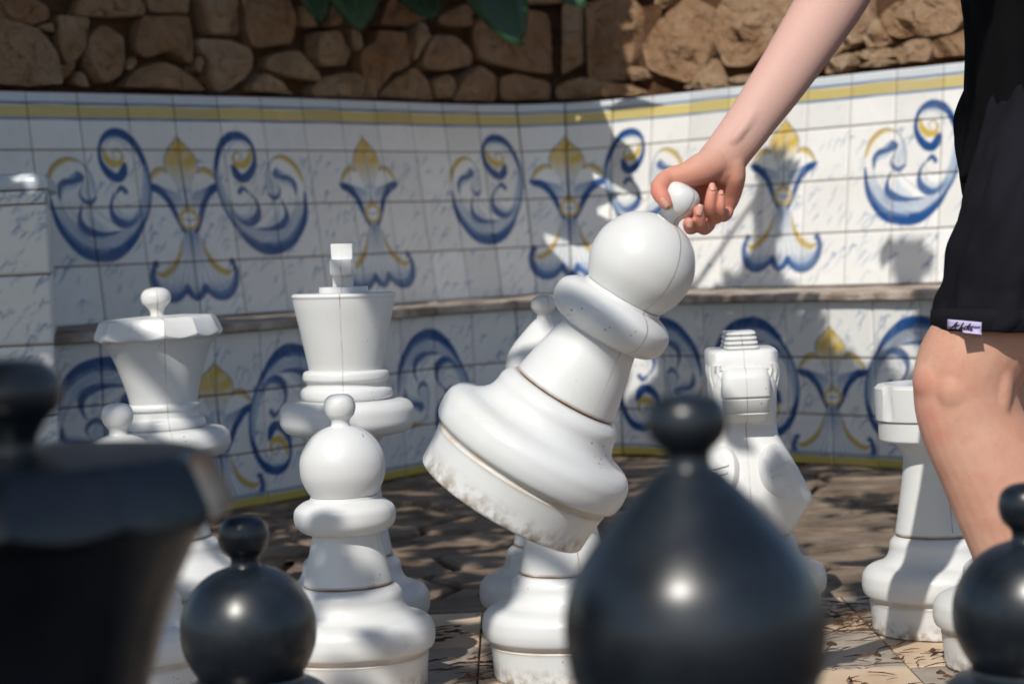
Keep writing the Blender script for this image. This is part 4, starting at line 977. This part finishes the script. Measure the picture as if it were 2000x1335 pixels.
for (x, y, ang, w_, L) in ((604,1150,88,.0042,.0050), (706,1000,78,.0044,.0062), (846,748,86,.0040,.0052), (934,808,92,.0030,.0044), (318,925,-52,.0035,.0062)):
    X_, Y_ = 1240+x/5.56, 230+y/5.56; hit, nr, *_r = cast(bvh, X_, Y_)
    if hit is None: continue
    if nr.dot(FWD) > 0: nr = -nr
    dr = RGT*math.cos(math.radians(ang))+UPV*math.sin(math.radians(ang)); dr = (dr-nr*dr.dot(nr)).normalized(); sd_ = nr.cross(dr)
    rings = []
    for rr, hh in ((1.0, -.0010), (1.0, .0003), (.8, .0008), (.4, .0011)):
        rings.append([tuple(hit+dr*(L*rr*math.copysign(abs(math.sin(q))**.7, math.sin(q)))+sd_*(w_*rr*math.copysign(abs(math.cos(q))**.7, math.cos(q)))+nr*(hh-.9*(w_*rr*math.cos(q))**2/.0075)) for q in np.arange(20)*2*math.pi/20])
    ob = add_mesh(poly_mesh('fingernail', rings, M['nail']), person); auto_smooth(ob, 60)
# clothes
def garment(name, secs, mat, seg=96, fold=.006, seed=0, thick=.0025, sub=8, level=False):
    """secs: (centre point, half width, half depth); hollow cloth tube with folds"""
    n = len(secs); C = catmull([tuple(s_[0]) for s_ in secs], sub); t = np.linspace(0, n-1, len(C))
    A = np.interp(t, range(n), [s_[1] for s_ in secs]); B = np.interp(t, range(n), [s_[2] for s_ in secs]); V, F = [], []
    for i in range(len(C)):
        tan = Vector(C[min(i+1, len(C)-1)]-C[max(i-1, 0)]).normalized(); a = tan.cross(FWD).normalized(); b = tan.cross(a).normalized()
        if level: a, b = RGT-UPV*.03, FWD
        for q in np.arange(seg)*2*math.pi/seg:
            f_ = noise.noise(Vector((math.cos(q)*2.2+seed, math.sin(q)*2.2, i/len(C)*2.2)))*fold+noise.noise(Vector((math.cos(q)*4+i/len(C)*2.5+seed, math.sin(q)*4-i/len(C)*2, i/len(C)*5)))*fold*.9+noise.noise(Vector((math.cos(q)*9+i/len(C)*6, math.sin(q)*9, i/len(C)*9+seed)))*fold*.35
            V.append(Vector(C[i])+a*((A[i]+f_)*math.cos(q))+b*((B[i]+f_)*math.sin(q)))
    for j in range(len(C)-1): F += [(j*seg+i, j*seg+(i+1) % seg, (j+1)*seg+(i+1) % seg, (j+1)*seg+i) for i in range(seg)]
    o = mesh_obj(name, V, F, mat, person, True); fix_normals(o)
    so_ = o.modifiers.new('thickness', 'SOLIDIFY'); so_.thickness = thick; so_.offset = 1; return o
k_ = 1/1694
shorts_secs = [(at(2112,100,2.51), .088, .085), (at(2078,220,2.485), .088, .090), (at(2026,350,2.455), 128*k_, .092), (at(1993,490,2.45), 125*k_, .086), (at(1970,580,2.45), 123*k_, .083), (at(1951,648,2.45), 120*k_, .082)]
shorts = garment('shorts', shorts_secs, M['shorts'], seed=3, fold=.009, sub=14, level=True)
far_leg = garment('trouser_leg', [(p+Vector(((at(2170,490,2.68)-at(2000,490,2.45)).x*min(1, max(0, i_-1)/4), .11 if i_ == 0 else .17 if i_ == 1 else .23, 0)), a, b) for i_, (p, a, b) in enumerate(shorts_secs)], M['shorts'], seed=9, level=True)
far_leg.parent = shorts
def hem_band(parent, secs, z_, name, mat):
    p0, a0, b0 = secs[-1]; a, b, tan = RGT-UPV*.03, FWD, -UPV; rings = []
    for dz, ex in ((-.024, .0020), (-.0235, .0062), (-.013, .0068), (-.0005, .0062), (.001, .0040), (.001, -.002)):
        c_ = p0+tan*dz; rings.append([tuple(c_+a*((a0+ex)*math.cos(q))+b*((b0+ex)*math.sin(q))) for q in np.arange(72)*2*math.pi/72])
    V = [v for r in rings for v in r]; F = []
    for j in range(len(rings)-1): F += [(j*72+i, j*72+(i+1) % 72, (j+1)*72+(i+1) % 72, (j+1)*72+i) for i in range(72)]
    return fix_normals(mesh_obj(name, V, F, mat, parent, True))
hb = hem_band(shorts, shorts_secs, 0, 'hem', M['shorts'])
shirt = garment('shirt', [(at(1935,-590,2.565), .085, .10), (at(1960,-540,2.565), .128, .19), (at(2010,-420,2.565), .135, .20), (at(2070,-200,2.56), .128, .185), (at(2104,0,2.55), .121, .19), (at(2106,160,2.55), .123, .200), (at(2106,346,2.55), .126, .215)], M['shirt'], seed=5, fold=.008)
def sleeve(pts): return garment('sleeve', pts, M['shirt'], seed=7, fold=.004)
for s_ in (sleeve([(at(1900,-480,2.69), .080, .078), (at(1800,-330,2.62), .072, .07), (at(1760,-255,2.59), .072, .07)]), sleeve([(at(1975,-520,2.42), .080, .078), (at(2050,-390,2.37), .072, .07), (at(2085,-320,2.36), .072, .07)])): s_.parent = shirt
# woven label on the hem
def bvh_of(o):
    o_dg = bpy.context.evaluated_depsgraph_get(); return BVHTree.FromObject(o, o_dg)
bpy.context.view_layer.update()
tr = bvh_of(hb)
def patch(name, quad, nx, ny, off, mat, parent, tree):
    V, F = [], []
    for j in range(ny):
        for i in range(nx):
            s_, t_ = i/(nx-1), j/(ny-1)
            x = (quad[0][0]*(1-s_)+quad[1][0]*s_)*(1-t_)+(quad[3][0]*(1-s_)+quad[2][0]*s_)*t_; y = (quad[0][1]*(1-s_)+quad[1][1]*s_)*(1-t_)+(quad[3][1]*(1-s_)+quad[2][1]*s_)*t_
            h, nr, *_ = cast(tree, x, min(y, 655))
            if h is None: h = at(x, y, 2.37); nr = -FWD
            if nr.dot(FWD) > 0: nr = -nr
            p = h+nr*off
            V.append(p)
    for j in range(ny-1): F += [(j*nx+i, j*nx+i+1, (j+1)*nx+i+1, (j+1)*nx+i) for i in range(nx-1)]
    o = mesh_obj(name, V, F, mat, parent, True); so_ = o.modifiers.new('thickness', 'SOLIDIFY'); so_.thickness = .0006; so_.offset = 0; return o
LQ = [(1853,623),(1918,629),(1917,653),(1852,646)]
lab = patch('label', LQ, 10, 5, .0014, M['tagc'], shorts, tr); lab['label'] = 'small lavender woven label with a handwritten black mark'
def lab_uv(u, v):
    x = (LQ[0][0]*(1-u)+LQ[1][0]*u)*(1-v)+(LQ[3][0]*(1-u)+LQ[2][0]*u)*v; y = (LQ[0][1]*(1-u)+LQ[1][1]*u)*(1-v)+(LQ[3][1]*(1-u)+LQ[2][1]*u)*v
    h, nr, *_ = cast(tr, x, min(y, 655)); 
    if h is None: h = at(x, y, 2.37); nr = -FWD
    if nr.dot(FWD) > 0: nr = -nr
    return h+nr*.0022
SCR = [[(.08,.72),(.16,.60),(.26,.30),(.30,.18),(.27,.45),(.25,.75)], [(.14,.66),(.24,.52),(.36,.40)], [(.36,.75),(.42,.45),(.48,.18),(.44,.42),(.40,.72),(.48,.55),(.53,.62),(.50,.74),(.42,.74)], [(.56,.72),(.62,.42),(.68,.20),(.63,.52),(.61,.72)], [(.54,.46),(.70,.42),(.84,.44),(.96,.40)], [(.62,.66),(.70,.58),(.74,.66),(.66,.74)]]
for stroke in SCR:
    pts = [lab_uv(*p) for p in stroke]; rr = []
    for p in catmull([tuple(p) for p in pts], 6): rr.append([tuple(Vector(p)+RGT*(.0007*math.cos(a))+UPV*(.0007*math.sin(a))) for a in np.arange(6)*math.pi/3])
    add_mesh(poly_mesh('pen_stroke', rr, M['ink']), lab)
# hair, shoes
bmh = bmesh.new(); r_ = bmesh.ops.create_uvsphere(bmh, u_segments=32, v_segments=20, radius=1)
for v in r_['verts']:
    c_ = v.co.copy(); k = 1+.05*noise.noise(c_*4); v.co = HC+RGT*(c_.x*.096*k+.010)+UPV*(c_.y*.120*k+.016)+FWD*(c_.z*.083*k)
bmesh.ops.delete(bmh, geom=[v for v in bmh.verts if (v.co-HC).dot(RGT) < -.045 and (v.co-HC).dot(UPV) < .055 or (v.co-HC).dot(UPV) < -.075], context='VERTS')
hm = bpy.data.meshes.new('hair'); bmh.to_mesh(hm); bmh.free(); hm.materials.append(M['hair']); hm.polygons.foreach_set('use_smooth', [True]*len(hm.polygons)); add_mesh(hm, person)
for dx, D in ((0, 2.45), (170, 2.68)):
    a = at(2126+dx, 1400, D); rings = []
    for z, g_ in ((.0, 1.0), (.018, 1.02), (.020, .98), (.05, .93), (.075, .6), (.085, .42)):
        ring = []
        for q in np.arange(32)*2*math.pi/32:
            lx = math.cos(q)*.135; ly = math.sin(q)*.046*(1+.15*math.cos(q+math.pi)); x_ = lx*g_ if lx > 0 else lx*(g_ if z < .03 else g_*.92)
            ring.append((a.x-.075+x_+(.055 if z > .06 else 0), a.y-.008+ly*(g_ if g_ > .9 else .85), z+.001))
        rings.append(ring)
    so2 = add_mesh(poly_mesh('shoe', rings, M['shoe']), person); auto_smooth(so2, 60)

# ================================================================== PLANTS
def blade(name, p0, p1, width, nrm, mat, parent, droop=.0, fold=.25, n=12, seed=0):
    """a broad leaf from p0 to its tip p1"""
    p0, p1, nrm = Vector(p0), Vector(p1), Vector(nrm).normalized(); ax = p1-p0; L = ax.length; ax.normalize(); sd_ = ax.cross(nrm).normalized(); up = sd_.cross(ax)
    V, F = [], []; rs = random.Random(seed)
    for i in range(n+1):
        t = i/n; w_ = width*(max(0, math.sin(math.pi*min(1, t*.92+.06)))**.75)*(1 if t < 1 else 0)*(1-.15*t)
        c = p0+ax*(L*t)+up*(-droop*L*t*t+droop*L*t)
        wav = .04*width*math.sin(t*9+seed)
        for s_, h in ((-1, fold), (-.5, fold*.45), (0, 0), (.5, fold*.45), (1, fold)): V.append(c+sd_*(w_*s_)+up*(w_*h+wav*abs(s_)))
    for i in range(n): F += [(i*5+j, i*5+j+1, (i+1)*5+j+1, (i+1)*5+j) for j in range(4)]
    o = mesh_obj(name, V, F, mat, parent, True); so_ = o.modifiers.new('thickness', 'SOLIDIFY'); so_.thickness = .0012; so_.offset = 0
    return o
plant = empty('overhanging_plant', back(find_back(870,150)[0], 1.86, .2)); plant.location = Vector(plant.location)
tag(plant, 'broad dark green leaves hanging over the rubble wall', 'plant'); bpy.context.view_layer.update()
pinv = Matrix.Translation(-plant.location)
def hang(x0, y0, x1, y1, D, w_, seed, dD=.12):
    p1 = at(x1, y1, D); p0 = at(x0, y0, D+dD); o = blade('leaf', p0, p1, w_, Vector((.1,-1,.25)), M['strap'], plant, .10, .22, 12, seed); o.matrix_parent_inverse = pinv
    # midrib and stalk
    rr = []
    st = Vector(plant.location)+Vector((random.uniform(-.15,.15), 0, .02))
    for p, r_ in ((st, .010), (st*.4+p0*.6+Vector((0,0,.12)), .008), (p0, .006), (p0*.5+p1*.5+Vector((0,-.012,0)), .0035), (p1, .001)): rr.append([tuple(p+RGT*(r_*math.cos(a))+FWD*(r_*math.sin(a))) for a in np.arange(6)*math.pi/3])
    s_ = add_mesh(poly_mesh('stalk', rr, M['rib']), o); return o
for q in ((585,-190,628,46,6.05,.085,1), (668,-170,704,62,6.0,.105,2), (760,-150,846,40,6.15,.105,3), (885,-190,1016,94,6.1,.110,4), (985,-110,1148,16,6.15,.060,5), (505,-260,520,-30,6.0,.09,6), (820,-230,905,8,6.2,.09,7), (950,-220,962,30,6.12,.07,8)): hang(*q, .05)
# unseen leaves, placed so that their shadows cut across the tiles near the corner
def shade_leaf(xa, ya, xb, yb, wpx, t, seed):
    ua, ub = find_back(xa, ya), find_back(xb, yb); pa, pb = Vector(back(*ua)), Vector(back(*ub)); q0, q1_ = pa+SUN*t, pb+SUN*t
    o = blade('leaf', q0, q1_, wpx/640, -SUN, M['strap'], plant, .02, .10, 12, seed); o.matrix_parent_inverse = pinv
def spear(pts, t, bend=.0):
    """a stiff spear leaf: base left, base right, tip, given where its shadow falls on the tiles"""
    P = []
    for x, y in pts:
        u_, z_ = find_back(x, y); P.append(Vector(back(u_, z_))+SUN*t)
    a, b, tip = P; V, F = [], []; n = 8
    for i in range(n+1):
        q = i/n; l = a.lerp(tip, q); r_ = b.lerp(tip, q); m_ = (l+r_)/2-SUN*(.10*(l-r_).length)
        V += [l, m_, r_]
    for i in range(n): F += [(i*3+j, i*3+j+1, (i+1)*3+j+1, (i+1)*3+j) for j in range(2)]
    o = mesh_obj('leaf', V, F, M['strap'], plant, True); so_ = o.modifiers.new('thickness', 'SOLIDIFY'); so_.thickness = .002; so_.offset = 0; o.matrix_parent_inverse = pinv
spear([(1092,266), (1172,200), (1256,396)], 1.0); spear([(1030,180), (1150,168), (1180,240)], .85); spear([(985,240), (1092,262), (1150,330)], .95); spear([(990,225), (1090,185), (1172,300)], .95)
spear([(1000,395), (1040,275), (1215,378)], 1.05); spear([(1000,260), (1060,200), (1120,300)], 1.0); spear([(1030,440), (1040,330), (1225,440)], 1.1); spear([(1000,560), (1035,440), (1170,565)], 1.2); spear([(1195,440), (1120,400), (1215,590)], 1.2)
spear([(1165,215), (1230,190), (1300,206)], .8); spear([(940,560),(960,280),(1070,480)], 1.2)

# shade tree: stands out of view, its crown leaves placed to cast the wanted shade
S_ = np.array(SUN); e1 = np.array(SUN.cross(Vector((0,0,1))).normalized()); e2 = np.cross(e1, S_)
def sp(P): P = np.atleast_2d(P); return np.c_[P@e1, P@e2]
lit, litr = [], []; rr_ = random.uniform
def lit_at(P, r_): lit.append(np.array(P)); litr.append(r_)
for x in range(1190, 1960, 16):                               # sunny right half of the backrest and wall
    for y in range(60, 560, 16):
        if y < 215 and x < 1262: continue
        if (y-215) > (x-1165)*1.5: continue
        blobs = (((x-1500)/45)**2+((y-420)/130)**2 < 1) or (((x-1480)/95)**2+((y-540)/60)**2 < 1) or (((x-1770)/105)**2+((y-500)/62)**2 < 1) or (((x-1510)/75)**2+((y-330)/70)**2 < 1)
        if blobs: continue
        u_, z_ = find_back(x, y) if y > 190 else find_wall(x, y); lit_at(back(u_, z_), .035)
for x, y, D, r_ in ((1338,400,2.385,.05), (1264,515,2.39,.07), (1200,610,2.4,.075), (1120,740,2.41,.07), (1170,880,2.42,.06), (1080,720,2.38,.06), (1160,780,2.38,.06), (1150,560,2.36,.06), (1110,640,2.37,.05), (1210,520,2.33,.07), (1180,960,2.38,.05), (1000,930,2.36,.04), (900,860,2.36,.035), (1090,900,2.36,.05), (1000,790,2.36,.04), (661,512,3.25,.022), 
        (1450,260,2.4,.05), (1530,140,2.43,.05), (1610,20,2.47,.05), (1390,360,2.38,.05), (1860,680,2.4,.07), (1820,760,2.4,.06), (1880,860,2.4,.07), (1900,980,2.4,.07), (1900,500,2.4,.06), (1860,590,2.4,.05),
        (1750,780,3.15,.05), (1800,780,3.13,.05), (1800,960,3.15,.05), (1760,1000,3.15,.04), (1750,1130,3.1,.05), (1850,1130,3.1,.06), (1800,1190,3.1,.05), (1440,690,3.22,.04), (1400,900,3.2,.03),
        (290,640,3.45,.05), (240,650,3.45,.04), (250,720,3.47,.035), (250,870,2.93,.03), (380,870,3.45,.04), (300,590,3.55,.025), (590,600,3.2,.03), (610,690,3.2,.03), (700,770,3.2,.03), (760,820,3.16,.03), (560,820,3.16,.03), (690,890,2.93,.03), (740,1000,2.93,.02), (820,1180,3.2,.03), (660,1220,2.87,.025),
        (1090,1080,2.95,.04), (1060,1200,2.9,.04), (1000,1240,2.9,.03), (1300,1105,.97,.045), (1340,960,.99,.03), (1345,790,1.0,.035), (1390,1160,.97,.04), (1345,910,1.01,.02), (1990,1120,1.6,.05), (1990,970,1.6,.03), (430,1180,1.8,.03), (10,790,1.03,.02), (50,347,4.53,.012)):
    lit_at(at(x, y, D), r_)
for x, y, r_ in ((1700,1240,.09), (1760,1290,.08), (1660,1260,.06), (1700,1330,.08), (1690,1120,.05), (1640,1080,.04), (1680,1010,.05), (1600,960,.03), (1660,940,.03), (1560,1050,.03), (870,1290,.02), (890,1175,.035), (905,1255,.03), (1250,905,.03), (1290,900,.03)): lit_at(at_ground(x, y), r_)
for _ in range(95): lit_at((rr_(.30,1.15), rr_(3.62,5.3), 0), rr_(.012,.05))
for _ in range(30): lit_at((rr_(-.7,.3), rr_(3.55,4.4), 0), rr_(.006,.03))
for x, y in ((1660,640), (1680,600), (1700,660), (1640,580), (1245,640), (1260,720), (1760,640), (1770,690)):
    u_, z_ = find_rise(x, y); lit_at(riser(u_, z_), .025)
for x in range(1085, 1270, 14):
    for y in range(225, 540, 16):
        u_, z_ = find_back(x, y); lit_at(back(u_, z_), .02)
LP, LR = sp(np.array(lit)), np.array(litr)
def zone(n_, maker): return [maker() for _ in range(n_)]
tgt = []
uA, uB, uC = find_back(-150,400)[0], find_back(1200,400)[0], find_back(1960,400)[0]
for _ in range(4200): tgt.append(back(rr_(uA, uB), rr_(.40, 1.75)))
for _ in range(1300): tgt.append(back(rr_(uA, find_back(1235,100)[0] if _ == 0 else uB+.05), rr_(1.0, 1.9), -.12-rr_(0,.25)))
for _ in range(2600): tgt.append(riser(rr_(.1, CR.L-.1), rr_(0, .43)))
for _ in range(2600): tgt.append(np.array((rr_(-1.3,.5), rr_(3.5,6.0), 0)))
for _ in range(1000): tgt.append(np.array((rr_(.4,1.2), rr_(3.3,5.6), 0)))
for _ in range(420): tgt.append(back(rr_(uB, uC), rr_(.40, .72)))
for _ in range(260): u_, z_ = find_back(rr_(1455,1545), rr_(290,550)); tgt.append(back(u_, z_))
for _ in range(120): u_, z_ = find_back(rr_(1700,1840), rr_(470,530)); tgt.append(back(u_, z_))
for _ in range(900): tgt.append(np.array((rr_(-1.1,.2), rr_(2.7,3.5), rr_(0,.5))))
for _ in range(500): tgt.append(np.array((rr_(-.9,-.1), rr_(.9,2.4), rr_(0,.45))))
for _ in range(400): tgt.append(np.array((rr_(-.42,-.08), rr_(.95,1.25), rr_(.3,.53))))
for _ in range(60): tgt.append(np.array(at(rr_(850,1080), rr_(800,1000), 2.42)))
for _ in range(300): tgt.append(np.array((rr_(-1.4,-.95), 4.5, rr_(0,.76))))
for _ in range(1500): tgt.append(np.array((rr_(-1.6,1.0), rr_(-.6,2.2), 0)))
tgt = np.array(tgt); T2 = sp(tgt); lv, lf = [], []; nl = 0; twig_ends = []
for p, q in zip(tgt, T2):
    sz = random.uniform(.026, .048) if p[1] > 2.35 else random.uniform(.04, .075)
    if (np.hypot(LP[:,0]-q[0], LP[:,1]-q[1]) < LR+sz*(.95 if p[1] > 2.35 else 1.35)).any(): continue
    zt_ = random.uniform(2.1, 3.2) if p[1] < 4.6 else random.uniform(2.0, 3.3); c = Vector(p)+SUN*((zt_-p[2])/SUN.z)
    nn_ = (SUN*.75+Vector((random.gauss(0,.35), random.gauss(0,.35), random.gauss(.15,.35)))).normalized(); ax = nn_.orthogonal().normalized(); ax.rotate(Matrix.Rotation(random.uniform(0, 6.28), 3, nn_)); sd_ = nn_.cross(ax)
    b = len(lv)
    for a_, w__, h in ((-1.25, 0, 0), (-.45, .62, .10), (.35, .60, .12), (1.35, 0, -.05)):
        if w__ == 0: lv.append(c+ax*(a_*sz)+nn_*(h*sz))
        else: lv += [c+ax*(a_*sz)-sd_*(w__*sz)+nn_*(h*sz), c+ax*(a_*sz), c+ax*(a_*sz)+sd_*(w__*sz)+nn_*(h*sz)]
    lf += [(b,b+2,b+1), (b,b+3,b+2), (b+1,b+2,b+5,b+4), (b+2,b+3,b+6,b+5), (b+4,b+5,b+7), (b+5,b+6,b+7)]; nl += 1
    if nl % 60 == 0: twig_ends.append(c)
TR = Vector((-3.1, 3.4, 0)); tree = empty('shade_tree', TR); tag(tree, 'leafy tree out of view, its crown shaped to shade bench and board', 'tree')
cr = mesh_obj('crown', [v-TR for v in lv], lf, M['leaf'], tree)
def limb(pts, rad, name):
    C = catmull([tuple(p) for p in pts], 6); R_ = np.interp(np.linspace(0, 1, len(C)), np.linspace(0, 1, len(rad)), rad); rings = []
    for i in range(len(C)):
        tan = Vector(C[min(i+1, len(C)-1)]-C[max(i-1, 0)]).normalized(); a = tan.orthogonal().normalized(); b = tan.cross(a)
        rings.append([tuple(Vector(C[i])-TR+a*(R_[i]*math.cos(q))+b*(R_[i]*math.sin(q))) for q in np.arange(10)*math.pi/5])
    return auto_smooth(add_mesh(poly_mesh(name, rings, M['bark']), tree), 60)
limb([TR+Vector((0,0,-.05)), TR+Vector((.05,.02,.8)), TR+Vector((.22,-.05,1.7)), TR+Vector((.5,-.2,2.6))], [.17,.13,.11,.08], 'trunk')
hub = TR+Vector((.45,-.15,2.45))

for k in range(0, len(twig_ends), 2):
    e = twig_ends[k]; mid = hub*.55+e*.45+Vector((0,0,.15)); limb([hub, mid, e], [.045,.022,.006], 'limb')
# pine needles and crumbs of dry leaf on the floor
nv_, nf_ = [], []
def needle(x, y, a, L, r_, z=.003):
    d = Vector((math.cos(a), math.sin(a), random.uniform(-.05,.12))); sd_ = Vector((-math.sin(a), math.cos(a), 0)); c = Vector((x, y, z+r_)); b = len(nv_)
    for t, k in ((-.5,.5), (0,1), (.5,.3)):
        p = c+d*(L*t)+sd_*(L*.08*(1-4*t*t)); nv_.extend([p+sd_*(r_*k), p-sd_*(r_*k), p+Vector((0,0,r_*1.4*k))])
    for j in (0, 3): nf_.extend([(b+j,b+j+1,b+j+4,b+j+3), (b+j+1,b+j+2,b+j+5,b+j+4), (b+j+2,b+j,b+j+3,b+j+5)])
for _ in range(700):
    if random.random() < .40: x, y = random.gauss(.56,.16), random.uniform(2.45, 3.5)
    else: x, y = random.uniform(-1.2, 1.4), random.uniform(2.3, 6.2)
    needle(x, y, random.gauss(.1, .6), random.uniform(.012,.05), random.uniform(.0006,.0014))
for _ in range(90):
    x, y = (random.gauss(.56,.15), random.uniform(2.6,3.45)) if random.random() < .6 else (random.uniform(-.9,1.2), random.uniform(2.6,5.6))
    needle(x, y, random.uniform(0,3.14), random.uniform(.008,.02), random.uniform(.002,.005))
for cx, cy in ((.50,3.28), (.53,3.2), (.47,3.36), (-.05,2.98), (-.12,3.33), (.62,2.95), (-.06,3.1)):
    for _ in range(22): needle(random.gauss(cx,.035), random.gauss(cy,.03), random.gauss(.1,.7), random.uniform(.012,.045), random.uniform(.0008,.0022))
lt = mesh_obj('needle_litter', nv_, nf_, M['litter']); tag(lt, 'dry brown pine needles scattered over the floor', 'litter', kind='stuff')
